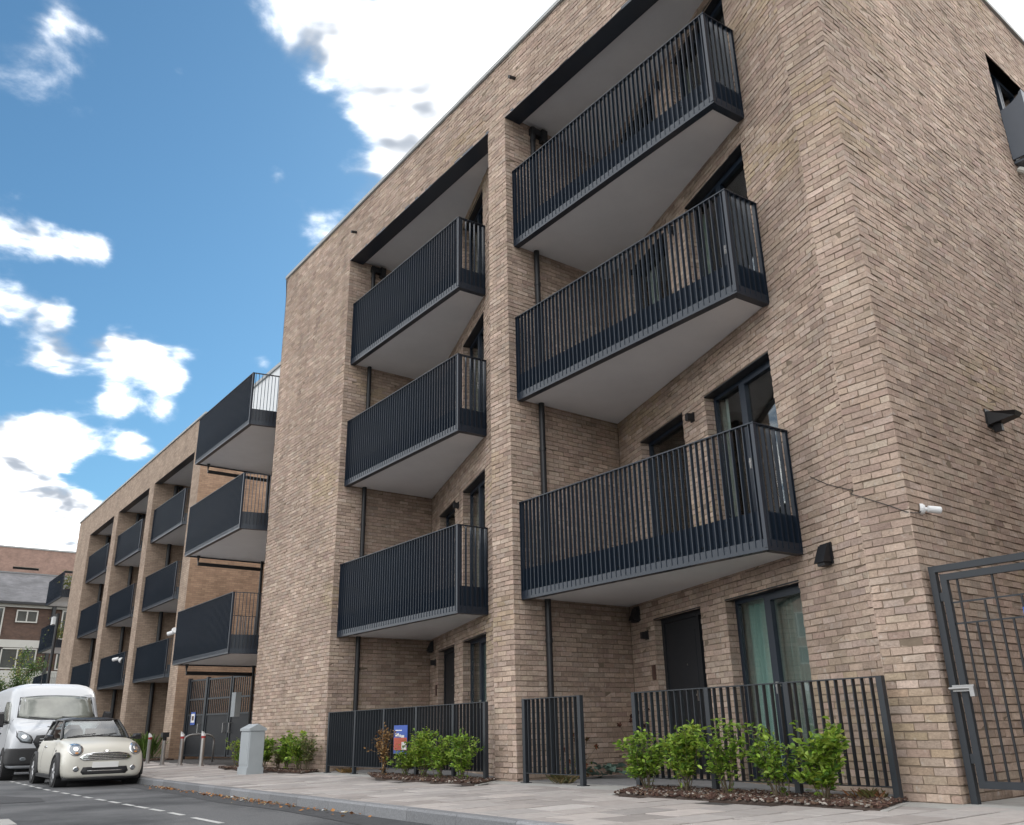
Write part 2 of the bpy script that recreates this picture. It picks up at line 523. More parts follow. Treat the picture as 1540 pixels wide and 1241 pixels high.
class MB:
    """collects shapes; build() links them as ONE mesh object"""

    def __init__(s):
        s.v = []
        s.f = []
        s.c = []
        s.uv = []
        s.has_uv = False

    def add(s, vs, fs, col=None, uvs=None):
        o = len(s.v)
        s.v += [tuple(p) for p in vs]
        for i, f in enumerate(fs):
            s.f.append(tuple(k + o for k in f))
            s.c.append(col)
            if uvs is not None:
                s.has_uv = True
                s.uv.append(uvs[i])
            else:
                s.uv.append([(vs[k][0] + vs[k][1], vs[k][2]) for k in f])
        return s

    def box(s, x0, x1, y0, y1, z0, z1, col=None):
        vs = [(x0, y0, z0), (x1, y0, z0), (x1, y1, z0), (x0, y1, z0), (x0, y0, z1), (x1, y0, z1), (x1, y1, z1), (x0, y1, z1)]
        return s.add(vs, BOXF, col)

    def bevbox(s, x0, x1, y0, y1, z0, z1, b, col=None):
        """box with its vertical and top edges chamfered by b"""
        def ring(i, z):
            return [(x0 + i, y0 + i + b, z), (x0 + i + b, y0 + i, z), (x1 - i - b, y0 + i, z), (x1 - i, y0 + i + b, z),
                    (x1 - i, y1 - i - b, z), (x1 - i - b, y1 - i, z), (x0 + i + b, y1 - i, z), (x0 + i, y1 - i - b, z)]
        return s.loft([ring(0, z0), ring(0, z1 - b), ring(b * 0.8, z1)], True, True, col)

    def obox(s, fr, u0, u1, d0, d1, z0, z1, col=None):
        """box in a wall frame: u along the wall, d outward, z up"""
        P = fr.p
        vs = [P(u0, d1, z0), P(u1, d1, z0), P(u1, d0, z0), P(u0, d0, z0), P(u0, d1, z1), P(u1, d1, z1), P(u1, d0, z1), P(u0, d0, z1)]
        return s.add(vs, BOXF, col)

    def prism(s, poly, z0, z1, col=None):
        n = len(poly)
        vs = [(p[0], p[1], z0) for p in poly] + [(p[0], p[1], z1) for p in poly]
        fs = [tuple(range(n))[::-1], tuple(range(n, 2 * n))] + [(i, (i + 1) % n, n + (i + 1) % n, n + i) for i in range(n)]
        return s.add(vs, fs, col)

    def loft(s, rings, cap0=True, cap1=True, col=None):
        n = len(rings[0])
        vs = [p for r in rings for p in r]
        fs = []
        for j in range(len(rings) - 1):
            for i in range(n):
                fs.append((j * n + i, j * n + (i + 1) % n, (j + 1) * n + (i + 1) % n, (j + 1) * n + i))
        if cap0:
            fs.append(tuple(range(n))[::-1])
        if cap1:
            fs.append(tuple(range((len(rings) - 1) * n, len(rings) * n)))
        return s.add(vs, fs, col)

    def tube(s, path, r, n=8, col=None, caps=True):
        path = [Vector(p) for p in path]
        rs = r if isinstance(r, (list, tuple)) else [r] * len(path)
        rings = []
        for i, p in enumerate(path):
            t = (path[min(i + 1, len(path) - 1)] - path[max(i - 1, 0)]).normalized()
            a = Vector((0, 0, 1)) if abs(t.z) < 0.9 else Vector((1, 0, 0))
            e1 = t.cross(a).normalized()
            e2 = t.cross(e1)
            rings.append([tuple(p + (e1 * math.cos(k * math.tau / n) + e2 * math.sin(k * math.tau / n)) * rs[i]) for k in range(n)])
        return s.loft(rings, caps, caps, col)

    def disc(s, c, nrm, r0, r1, depth, n=20, col=None):
        """short cylinder or ring segment along nrm from c"""
        nrm = Vector(nrm).normalized()
        a = Vector((0, 0, 1)) if abs(nrm.z) < 0.9 else Vector((1, 0, 0))
        e1 = nrm.cross(a).normalized()
        e2 = nrm.cross(e1)
        c = Vector(c)
        R = lambda rr, d: [tuple(c + nrm * d + (e1 * math.cos(k * math.tau / n) + e2 * math.sin(k * math.tau / n)) * rr) for k in range(n)]
        if r0 <= 0:
            return s.loft([R(r1, 0), R(r1, depth)], True, True, col)
        return s.loft([R(r1, 0), R(r1, depth), R(r0, depth), R(r0, 0), R(r1, 0)], False, False, col)

    def quad(s, a, b, c, d, uv=None, col=None):
        return s.add([a, b, c, d], [(0, 1, 2, 3)], col, [uv] if uv else None)

    def build(s, name, mat, parent=None, kind=None, smooth=False, label=None):
        v = np.array(s.v, float).reshape(-1, 3)
        lo, hi = v.min(0), v.max(0)
        o = Vector(((lo[0] + hi[0]) / 2, (lo[1] + hi[1]) / 2, lo[2]))
        me = bpy.data.meshes.new(name)
        me.from_pydata((v - np.array(o)).tolist(), [], s.f)
        me.materials.append(M[mat])
        if any(c is not None for c in s.c):
            at = me.attributes.new('pc', 'FLOAT_COLOR', 'FACE')
            buf = np.ones((len(s.f), 4), np.float32)
            buf[:, :3] = [c if c is not None else (0.5, 0.5, 0.5) for c in s.c]
            at.data.foreach_set('color', buf.ravel())
        if s.has_uv:
            ul = me.uv_layers.new(name='UVMap')
            ul.data.foreach_set('uv', np.array([q for f in s.uv for q in f], np.float32).ravel())
        if smooth:
            me.polygons.foreach_set('use_smooth', [True] * len(me.polygons))
        me.update()
        return link(name, me, o, parent, kind, label)


BOXF = [(3, 2, 1, 0), (4, 5, 6, 7), (0, 1, 5, 4), (1, 2, 6, 5), (2, 3, 7, 6), (3, 0, 4, 7)]


def link(name, me, o, parent=None, kind=None, label=None):
    ob = bpy.data.objects.new(name, me)
    C.objects.link(ob)
    o = Vector(o)
    ORG[ob.name] = o
    if parent is not None:
        ob.parent = parent
        ob.location = o - ORG[parent.name]
    else:
        ob.location = o
    if kind:
        ob['kind'] = kind
    if label:
        ob['label'] = label
    return ob


def thing(name, label, cat, loc=(0, 0, 0), group=None, rotz=None):
    """an Empty at the thing's base; with rotz the parts are given in its own frame"""
    o = bpy.data.objects.new(name, None)
    C.objects.link(o)
    o.location = loc
    o.empty_display_size = 0.2
    ORG[o.name] = Vector(loc)
    if rotz is not None:
        o.rotation_euler = (0, 0, rotz)
        ORG[o.name] = Vector((0, 0, 0))
    tag(o, label, cat, group)
    return o


def tag(o, label, cat, group=None):
    o['label'] = label
    o['category'] = cat
    if group:
        o['group'] = group
    return o


class Frame:
    """wall frame: start point, direction along the wall, outward normal"""

    def __init__(s, p0, u, n):
        s.p0 = Vector((p0[0], p0[1], 0))
        s.u = Vector((u[0], u[1], 0)).normalized()
        s.n = Vector((n[0], n[1], 0)).normalized()

    def p(s, u, d, z):
        q = s.p0 + s.u * u + s.n * d
        return (q.x, q.y, z)


def uvwall(mb, fr, u0, u1, z0, z1, d=0.0, openings=(), uoff=0.0):
    """sheet of wall with rectangular openings, metre UVs"""
    us = sorted({u0, u1} | {min(max(x, u0), u1) for o in openings for x in o[:2]})
    zs = sorted({z0, z1} | {min(max(x, z0), z1) for o in openings for x in o[2:]})
    for i in range(len(us) - 1):
        for j in range(len(zs) - 1):
            cu, cz = (us[i] + us[i + 1]) / 2, (zs[j] + zs[j + 1]) / 2
            if any(o[0] < cu < o[1] and o[2] < cz < o[3] for o in openings):
                continue
            a, b, c, e = us[i], us[i + 1], zs[j], zs[j + 1]
            mb.quad(fr.p(a, d, c), fr.p(b, d, c), fr.p(b, d, e), fr.p(a, d, e), [(a + uoff, c), (b + uoff, c), (b + uoff, e), (a + uoff, e)])


SLOPE = 0.005


def gz(x, y=0.0):
    """the pavement falls gently along the street and, farther along, towards the kerb"""
    e = 0.06 * max(0.0, min(1.0, (-x - 7) / 8)) * max(0.0, min(1.0, -y / 3.0))
    return SLOPE * max(min(x, 0.0), -70.0) - e


def kerb_y(x):
    return float(np.interp(x, [-120, -40, -22, -15, -10.8, -7.5, -4, -1.8, 0, 60], [-1.8, -1.8, -2.45, -2.75, -3.06, -3.30, -3.375, -3.43, -3.46, -3.6]))


def rz(x):
    """the carriageway, a kerb's height below the pavement"""
    return gz(x, -3) - KH


KH = 0.115

# ------------------------------------------------------------------ ground, road, kerb, pavement
def sheet(name, pts_rows, mat, parent=None, kind='structure'):
    mb = MB()
    n = len(pts_rows[0])
    vs = [p for r in pts_rows for p in r]
    fs = [(j * n + i, j * n + i + 1, (j + 1) * n + i + 1, (j + 1) * n + i) for j in range(len(pts_rows) - 1) for i in range(n - 1)]
    mb.add(vs, fs)
    return mb.build(name, mat, parent, kind)


plain('gutter_tar', (0.055, 0.056, 0.06), 0.9, noise=0.25, scale=6, bump=0.5, bscale=110)
XS = [-400, -200, -120, -90, -70, -60, -50, -40, -34, -30, -26, -22, -18, -15, -13, -10.8, -9, -7.5, -7, -5, -3, -1.8, 0, 3, 8, 20, 60, 200, 400]
sheet('ground', [[(x, y, gz(x) - 0.30) for x in XS] for y in (-400, -100, -30, 30, 100, 500)], 'ground_far')
KH = 0.115
road = sheet('road', [[(x, y if y is not None else kerb_y(x) + 0.05, rz(x)) for x in XS if -120 <= x <= 60] for y in (-40, -12, -5, None)], 'asphalt')

marks = [(-5.9, -4.75, 0.62)]
x = -6.35
mk = []
for k in range(16):
    ln = 0.55 if k % 3 else 0.5
    mk.append((x - ln, x))
    x -= ln + (0.16 if k in (1, 2) else 0.32 + 0.1 * (k > 4))
mk.insert(0, (-5.95, -5.05))
for a, b in mk:
    y = -4.74 + 0.020 * (-a - 5)
    MB().add([(a, y - 0.035, rz(a) + 0.004), (b, y - 0.035, rz(b) + 0.004), (b, y + 0.035, rz(b) + 0.004), (a, y + 0.035, rz(a) + 0.004)], [(0, 1, 2, 3)]).build('road_dash', 'road_paint', road)
# tar patches and a drain grate in the carriageway
for poly in ([(-13.4, -6.1), (-11.2, -5.9), (-10.9, -5.3), (-12.2, -5.15), (-13.6, -5.5)],):
    MB().add([(p[0], p[1], rz(p[0]) + 0.005) for p in poly], [tuple(range(len(poly)))]).build('tar_patch', 'gutter_tar', road)
# concrete patch on the far side of the road
MB().prism([(-7.6, -6.9), (-6.6, -6.75), (-6.72, -6.28), (-7.5, -6.25)], gz(-7) - KH - 0.02, gz(-7) - KH + 0.006).build('concrete_patch', 'concrete', road)
# darker strip of gutter tarmac along the kerb
gs = [x for x in np.arange(-40, 6.1, 1.0)]
sheet('gutter', [[(x, kerb_y(x) - 0.42 - 0.05 * math.sin(x * 1.3), rz(x) + 0.004) for x in gs], [(x, kerb_y(x) + 0.02, rz(x) + 0.004) for x in gs]], 'concrete_dark', road)
bpy.data.objects['gutter'].data.materials[0] = M['gutter_tar']

pavement = sheet('pavement', [[(x, (kerb_y(x) + 0.14) if y is None else y, gz(x, -3 if y is None else 0) - 0.012) for x in XS if -90 <= x <= 20] for y in (None, 0, 4, 30)], 'joint_sand')
kerb = sheet('kerb', [[(x, kerb_y(x) + o, gz(x, -3) - 0.03) for x in gs] for o in (0.02, 0.16)], 'joint_sand')
for k in range(44):
    x1 = 5.4 - k * 0.915
    x0 = x1 - 0.909
    g = 0.215 + 0.03 * rng.normal()
    col = (g * 0.97, g * 0.99, g * 1.04)
    mb = MB()
    ya, yb = kerb_y(x0), kerb_y(x1)
    r0 = [(x0, ya, gz(x0, -3) - 0.3), (x0, ya + 0.012, gz(x0, -3) - 0.018), (x0, ya + 0.03, gz(x0, -3)), (x0, ya + 0.145, gz(x0, -3)), (x0, ya + 0.145, gz(x0, -3) - 0.3)]
    r1 = [(x1, yb, gz(x1, -3) - 0.3), (x1, yb + 0.012, gz(x1, -3) - 0.018), (x1, yb + 0.03, gz(x1, -3)), (x1, yb + 0.145, gz(x1, -3)), (x1, yb + 0.145, gz(x1, -3) - 0.3)]
    mb.loft([r0, r1], True, True, col)
    mb.build('kerb_stone', 'granite', kerb)

# paving slabs: rows run across the pavement, staggered
BED1 = [(-3.35, -1.0), (-0.20, -0.93), (-0.50, -0.03), (-0.56, 0.0), (-3.9, 0.0), (-3.75, -0.35)]
BED2 = [(-9.9, -0.50), (-9.0, -0.80), (-6.30, -0.83), (-6.98, 0.02), (-11.0, 0.0)]
BED3 = [(-15.0, -0.58), (-12.6, -0.60), (-13.1, 0.0), (-17.0, 0.0), (-16.4, -0.55)]
BED4 = [(-17.9, -0.40), (-16.9, -0.55), (-16.7, 0.35), (-17.7, 0.5)]
BED5 = [(-30.6, 0.5), (-28.6, 0.3), (-28.6, 1.7), (-31.4, 1.7)]


def inside(p, poly):
    c = False
    for i in range(len(poly)):
        (x1, y1), (x2, y2) = poly[i], poly[i - 1]
        if (y1 > p[1]) != (y2 > p[1]) and p[0] < (x2 - x1) * (p[1] - y1) / (y2 - y1) + x1:
            c = not c
    return c


def clip_poly(sub, a, b, c):
    """keep the side a*x+b*y<=c"""
    out = []
    for i in range(len(sub)):
        p, q = sub[i - 1], sub[i]
        dp, dq = a * p[0] + b * p[1] - c, a * q[0] + b * q[1] - c
        if (dp <= 0) != (dq <= 0):
            t = dp / (dp - dq)
            out.append((p[0] + (q[0] - p[0]) * t, p[1] + (q[1] - p[1]) * t))
        if dq <= 0:
            out.append(q)
    return out


slabs = []
row_w = 0.42
nrow = int(34 / row_w)
for i in range(nrow):
    xb = 2.6 - i * row_w
    off = [0.0, 0.31, 0.16, 0.45][i % 4]
    y = -4.4 + off
    while y < -0.03:
        ln = 0.60
        poly = [(xb - row_w + 0.030, y), (xb, y), (xb, y + ln - 0.026), (xb - row_w + 0.030, y + ln - 0.026)]
        cx = xb - row_w / 2
        poly = clip_poly(poly, 0, -1, -(kerb_y(cx) + 0.155))
        if poly:
            lim = -0.42 if -12.9 < cx < 0.02 else (-0.02 if cx > -17 else 1.4)
            poly = clip_poly(poly, 0, 1, lim)
        if len(poly) >= 3:
            area = abs(sum(poly[k - 1][0] * poly[k][1] - poly[k][0] * poly[k - 1][1] for k in range(len(poly)))) / 2
            mc = (sum(p[0] for p in poly) / len(poly), sum(p[1] for p in poly) / len(poly))
            beds = sum(inside(mc, b) for b in (BED1, BED2, BED3, BED4))
            if area > 0.01 and not beds:
                slabs.append((poly, mc))
        y += ln
slabs.sort(key=lambda s: (Vector((s[1][0], s[1][1], 0)) - CAM).length)
rest = MB()


def slab_geo(mb, poly, mc):
    g = 0.345 + 0.042 * rng.normal()
    t = rng.random()
    col = (g * (1.02 + 0.04 * t), g * 0.955, g * (0.92 - 0.02 * t))
    z = rng.uniform(-0.0025, 0.0025)
    tx, ty = rng.uniform(-0.006, 0.006, 2)
    zz = lambda p, q: z + gz(p[0], p[1]) + tx * (p[0] - mc[0]) + ty * (p[1] - mc[1]) - q
    n = len(poly)
    ins = [(p[0] + (mc[0] - p[0]) * 0.012, p[1] + (mc[1] - p[1]) * 0.012) for p in poly]
    mb.loft([[(p[0], p[1], zz(p, 0.03)) for p in poly], [(p[0], p[1], zz(p, 0.004)) for p in poly], [(p[0], p[1], zz(p, 0)) for p in ins]], False, True, col)


for k, (poly, mc) in enumerate(slabs):
    if k < 300:
        mb = MB()
        slab_geo(mb, poly, mc)
        mb.build('paving_slab', 'paving', pavement)
    else:
        slab_geo(rest, poly, mc)
if rest.v:
    rest.build('paving_slabs_far', 'paving', pavement, 'stuff')

# smooth concrete margin and patios inside the bays
def flat(name, poly, z, mat, parent, th=0.06):
    mb = MB()
    n = len(poly)
    vs = [(p[0], p[1], gz(p[0], p[1]) + z - th) for p in poly] + [(p[0], p[1], gz(p[0], p[1]) + z) for p in poly]
    mb.add(vs, [tuple(range(n, 2 * n))] + [(i, (i + 1) % n, n + (i + 1) % n, n + i) for i in range(n)])
    return mb.build(name, mat, parent, 'structure' if parent is None else None)


flat('margin', [(-6.95, -0.415), (-3.72, -0.415), (-3.88, 0.2), (-6.95, 0.2)], 0.002, 'concrete', pavement)
flat('margin', [(-12.9, -0.415), (-10.0, -0.415), (-11.0, 0.2), (-12.9, 0.2)], 0.002, 'concrete', pavement)
flat('margin', [(-0.46, -0.415), (3.0, -0.415), (3.0, 6.0), (0.0, 6.0), (0.0, 0.0), (-0.52, 0.0)], 0.002, 'concrete', pavement)
flat('patio', [(-6.44, 0.19), (-0.9, 0.19), (-0.9, 0.4), (-6.44, 2.5)], 0.010, 'concrete_dark', pavement)
flat('patio', [(-12.9, 0.19), (-7.3, 0.19), (-7.3, 0.4), (-12.9, 2.5)], 0.010, 'concrete_dark', pavement)
flat('patio_edge', [(-3.9, 0.0), (-0.6, 0.0), (-0.75, 0.195), (-3.9, 0.195)], 0.045, 'concrete_dark', pavement, 0.1)
flat('patio_edge', [(-10.9, 0.0), (-7.05, 0.0), (-7.2, 0.195), (-10.9, 0.195)], 0.045, 'concrete_dark', pavement, 0.1)


def bed(poly, name='planting_bed'):
    n = len(poly)
    cx = sum(p[0] for p in poly) / n
    cy = sum(p[1] for p in poly) / n
    mb = MB()
    ring = lambda s, z: [(cx + (p[0] - cx) * s, cy + (p[1] - cy) * s, gz(p[0]) + z) for p in poly]
    mb.loft([ring(1.0, -0.06), ring(1.0, 0.004), ring(0.93, 0.022), ring(0.5, 0.035)], False, True)
    o = mb.build(name, 'soil', None, 'structure')
    ch = MB()
    xs = [p[0] for p in poly]
    ys = [p[1] for p in poly]
    area = (max(xs) - min(xs)) * (max(ys) - min(ys))
    for _ in range(int(area * 1100)):
        px, py = rng.uniform(min(xs), max(xs)), rng.uniform(min(ys), max(ys))
        if not inside((px, py), poly):
            continue
        t = rng.random()
        if t < 0.6:
            col = np.array((0.075, 0.042, 0.033)) * rng.uniform(0.5, 1.6)
        elif t < 0.85:
            col = np.array((0.13, 0.085, 0.06)) * rng.uniform(0.6, 1.5)
        else:
            col = np.array((0.30, 0.27, 0.24)) * rng.uniform(0.6, 1.3)
        l, w, h = rng.uniform(0.010, 0.030), rng.uniform(0.006, 0.014), rng.uniform(0.003, 0.009)
        a = rng.uniform(0, math.tau)
        ca, sa = math.cos(a), math.sin(a)
        z = gz(px) + 0.024 + rng.uniform(0, 0.014)
        tl = rng.uniform(-0.5, 0.5)
        vs = []
        for dz in (-h, h):
            for dx, dy in ((-l, -w), (l, -w * rng.uniform(.4, 1)), (l * rng.uniform(.6, 1), w), (-l, w)):
                vs.append((px + dx * ca - dy * sa, py + dx * sa + dy * ca, z + dz + dx * tl))
        ch.add(vs, [(4, 5, 6, 7), (0, 1, 5, 4), (1, 2, 6, 5), (2, 3, 7, 6), (3, 0, 4, 7)], tuple(col))
    if ch.v:
        ch.build('bark_chips', 'chips', o, 'stuff')
    return o


for b in (BED1, BED2, BED3, BED4, BED5):
    bed(b)
flat('bed_edging', [(-0.205, -0.945), (-0.14, -0.945), (-0.46, -0.03), (-0.52, -0.03)], 0.006, 'concrete', pavement)
flat('bed_edging', [(-3.36, -1.01), (-3.44, -1.01), (-3.85, -0.35), (-3.76, -0.35)], 0.006, 'concrete', pavement)
flat('bed_edging', [(-6.30, -0.84), (-6.22, -0.84), (-6.88, 0.0), (-6.97, 0.0)], 0.006, 'concrete', pavement)

# ------------------------------------------------------------------ brick engine
BR = []      # (frame, u0,u1,z0,z1)
PAL = np.array([(0.43, 0.335, 0.27), (0.36, 0.275, 0.22), (0.29, 0.212, 0.172), (0.49, 0.405, 0.34), (0.33, 0.275, 0.235), (0.385, 0.29, 0.24), (0.25, 0.185, 0.155)])
PAL = (PAL.mean(0) + (PAL - PAL.mean(0)) * 0.5)
PAL = 1.13 * (PAL * 0.84 + 0.16 * PAL.mean(1, keepdims=True)) * np.array((1.04, 0.99, 0.95))
PW = np.array([0.25, 0.22, 0.14, 0.11, 0.12, 0.12, 0.04])


def bricks(fr, L, z0, z1, openings=(), phase=0.0, end0=0.0, end1=0.0):
    k0, k1 = int(math.ceil(z0 / 0.075 - 0.4)), int(math.floor(z1 / 0.075 + 0.4))
    for k in range(k0, k1):
        za, zb = max(k * 0.075, z0), min((k + 1) * 0.075, z1)
        if zb - za < 0.03:
            continue
        zm = (za + zb) / 2
        iv = [(end0, L - end1)]
        for o in openings:
            if o[2] < zm < o[3]:
                nv = []
                for a, b in iv:
                    if o[1] <= a or o[0] >= b:
                        nv.append((a, b))
                    else:
                        if o[0] > a:
                            nv.append((a, o[0]))
                        if o[1] < b:
                            nv.append((o[1], b))
                iv = nv
        for a, b in iv:
            st = phase + (0.1125 if k % 2 else 0.0)
            n = int(math.floor((a - st) / 0.225))
            u = st + n * 0.225
            while u < b:
                ua, ub = max(u + 0.003, a + 0.002), min(u + 0.222, b - 0.002)
                if ub - ua > 0.03:
                    BR.append((fr, ua, ub, za + 0.005, zb - 0.005))
                u += 0.225


def brick_colors(P):
    n = len(P)
    idx = rng.choice(len(PAL), n, p=PW / PW.sum())
    col = PAL[idx].copy()
    # slow drifts of tone over the wall, with ochre patches
    s = P[:, 0] * 0.7 + P[:, 1] * 0.9
    z = P[:, 2]
    w1 = np.sin(s * 0.9 + 1.3 * np.sin(z * 0.55 + 0.6)) * np.sin(z * 0.8 + 0.7 * np.sin(s * 1.1 + 2))
    w2 = np.sin(s * 2.3 + 4 + 1.7 * np.sin(z * 1.1)) * np.sin(z * 1.7 + 1.1 * np.sin(s * 0.8))
    col *= (1 + 0.07 * w1 + 0.05 * w2)[:, None]
    oc = np.clip((np.sin(s * 1.25 + 2.2 * np.sin(z * 0.6 + 1.0)) * np.sin(z * 1.35 + s * 0.45 + 0.8) - 0.62) / 0.3, 0, 1) * (rng.random(n) < 0.6)
    col = col * (1 - 0.6 * oc[:, None]) + np.array((0.40, 0.31, 0.205)) * 0.6 * oc[:, None]
    return col * rng.normal(1, 0.075, (n, 1)) * (1 + rng.normal(0, 0.012, (n, 3)))


def brick_geo(recs):
    """vertices (n,8,3) of the bricks; first four at the mortar plane, last four the worn front face"""
    n = len(recs)
    p0 = np.array([r[0].p0 for r in recs])
    u = np.array([r[0].u for r in recs])
    nn = np.array([r[0].n for r in recs])
    a = np.array([r[1:] for r in recs])
    out = np.zeros((n, 8, 3))
    face = rng.uniform(-0.006, 0.002, n)
    tw = rng.normal(0, 0.0024, (n, 4))
    wob = rng.normal(0, 0.0016, n)
    for j, (ui, zi, su, sz) in enumerate(((0, 2, 1, 1), (1, 2, -1, 1), (1, 3, -1, -1), (0, 3, 1, -1))):
        uu, zz = a[:, ui], a[:, zi]
        base = p0 + u * uu[:, None] - nn * 0.016
        out[:, j] = base
        out[:, j, 2] = zz + wob
        du = su * rng.uniform(-0.002, 0.006, n)
        dz = sz * rng.uniform(-0.0025, 0.0045, n) + wob
        f = p0 + u * (uu + du)[:, None] + nn * (face + tw[:, j])[:, None]
        out[:, 4 + j] = f
        out[:, 4 + j, 2] = zz + dz
    return out


BF = np.array([(4, 5, 6, 7), (0, 1, 5, 4), (1, 2, 6, 5), (2, 3, 7, 6), (3, 0, 4, 7)])


def emit_bricks(parent):
    recs = BR
    V = brick_geo(recs)
    cen = V[:, 4:].mean(1)
    col = brick_colors(cen)
    d = cen - np.array(CAM)
    dep = d @ np.array(CF)
    px = 770 + FPX * (d @ np.array(CR)) / np.maximum(dep, .1)
    py = 620.5 - FPX * (d @ np.array(CU)) / np.maximum(dep, .1)
    nn = np.array([r[0].n for r in recs])
    wid = np.array([r[2] - r[1] for r in recs])
    face = -(d * nn).sum(1) / np.linalg.norm(d, axis=1)
    vis = (dep > 0) & (px > 0) & (px < 1540) & (py > 0) & (py < 1241) & (face > 0)
    score = np.where(vis, wid * face / np.maximum(dep, .1) ** 2, 0)
    top = np.argsort(-score)[:300]
    sel = np.zeros(len(recs), bool)
    sel[top] = True
    for i in top:
        mb = MB()
        mb.add(V[i], [tuple(f) for f in BF], tuple(col[i]))
        mb.build('brick', 'brick', parent)
    R = np.where(~sel)[0]
    vv = V[R].reshape(-1, 3)
    ff = (BF[None] + (np.arange(len(R)) * 8)[:, None, None]).reshape(-1, 4)
    me = bpy.data.meshes.new('brickwork')
    me.from_pydata((vv - np.array(ORG[parent.name])).tolist(), [], ff.tolist())
    me.materials.append(M['brick'])
    at = me.attributes.new('pc', 'FLOAT_COLOR', 'FACE')
    buf = np.ones((len(ff), 4), np.float32)
    buf[:, :3] = np.repeat(col[R], 5, 0)
    at.data.foreach_set('color', buf.ravel())
    link('brickwork', me, ORG[parent.name], parent, 'stuff')


# ------------------------------------------------------------------ the near apartment block
ZR, ZH = 12.98, 11.55
SX = -0.5525
BAYW, YD, YE = 5.90, 2.44, 0.335
X1L = SX - BAYW
X2R = X1L - 0.5525
X2L = X2R - BAYW
XL = -17.0
B = [2.545, 5.83, 8.79]
T = [4.085, 7.37, 10.38]
Y0 = 0.14
near = thing('apartment_block', 'pale brown brick apartment block with dark railed balconies beside the pavement', 'building', (-8.5, 3, 0))
F_SIDE_DIR = (-0.038, 1.0)
panels = []


def mwall(fr, L, z0, z1, openings=(), phase=0.0, do_bricks=True, reveal=0.2, end0=0.0, end1=0.0, lo=0.012, hi=-0.012):
    mb = MB()
    uvwall(mb, fr, lo, L + hi, z0, z1, -0.0085, openings)
    for (a, b, c, e) in openings:
        for q in ((a, a, c, e), (b, b, c, e)):
            pass
        # reveal sheets (mortar plane), head and sill
        mb.quad(fr.p(a - 0.010, -0.01, c), fr.p(a - 0.010, -0.01, e), fr.p(a - 0.010, -reveal, e), fr.p(a - 0.010, -reveal, c))
        mb.quad(fr.p(b + 0.010, -0.01, c), fr.p(b + 0.010, -reveal, c), fr.p(b + 0.010, -reveal, e), fr.p(b + 0.010, -0.01, e))
        mb.quad(fr.p(a, -0.01, c), fr.p(a, -reveal, c), fr.p(b, -reveal, c), fr.p(b, -0.01, c))
    mb.build('wall', 'mortar', near)
    if do_bricks:
        bricks(fr, L, z0, z1, openings, phase, max(end0, 0), end1)
        for (a, b, c, e) in openings:
            fl = Frame(fr.p(a, 0, 0), -fr.n, fr.u)
            bricks(fl, reveal, c, e, (), 0.0, 0.004)
            fl = Frame(fr.p(b, -reveal, 0), fr.n, -fr.u)
            bricks(fl, reveal, c, e, (), 0.1, 0.0, 0.004)


ZB = -0.15
# front plane
fF = Frame((XL, 0), (1, 0), (0, -1))
mwall(Frame((SX, 0), (1, 0), (0, -1)), -SX, ZB, ZH, phase=-0.0025)
mwall(Frame((X2R, 0), (1, 0), (0, -1)), 0.5525, ZB, ZH, phase=-0.0025)
mwall(Frame((XL, 0), (1, 0), (0, -1)), X2L - XL, ZB, ZH, phase=0.0)
mwall(fF, -XL, ZH, ZR - 0.09, phase=(-XL - 0.5525) % 0.225 - 0.0025)
# right flank
SIDE_L = 9.5
fS = Frame((0, 0), F_SIDE_DIR, (1.0, 0.038))
SIDE_WIN = (5.62, 7.2, 9.2, 11.42)
mwall(fS, SIDE_L, ZB, ZR - 0.09, [SIDE_WIN], phase=0.11)


def levels():
    return [(0, 0.03, 2.265), (1, B[0] + 0.36, 5.22), (2, B[1] + 0.36, 8.48), (3, B[2] + 0.36, 11.42)]


def hood(fr, u, z, parent=near, s=1.0):
    """sloping black vent cowl"""
    mb = MB()
    w, h, d = 0.085 * s, 0.20 * s, 0.13 * s
    P = fr.p
    vs = [P(u - w, 0.0, z), P(u + w, 0.0, z), P(u + w, d, z), P(u - w, d, z), P(u - w, 0.0, z + h), P(u + w, 0.0, z + h), P(u + w, 0.045 * s, z + h), P(u - w, 0.045 * s, z + h)]
    mb.add(vs, BOXF)
    mb.obox(fr, u - w - 0.015, u + w + 0.015, -0.01, 0.012, z - 0.02, z + h + 0.02)
    mb.obox(fr, u - w + 0.02, u + w - 0.02, 0.01, d - 0.03, z - 0.035, z)
    return mb.build('vent_cowl', 'black_metal', parent)


def wall_light(fr, u, z, parent):
    mb = MB()
    mb.obox(fr, u - 0.05, u + 0.05, 0.0, 0.02, z - 0.07, z + 0.07)
    mb.obox(fr, u - 0.042, u + 0.042, 0.02, 0.11, z - 0.05, z + 0.05)
    mb.obox(fr, u - 0.03, u + 0.03, 0.03, 0.10, z - 0.058, z - 0.05)
    return mb.build('wall_light', 'black_metal', parent)


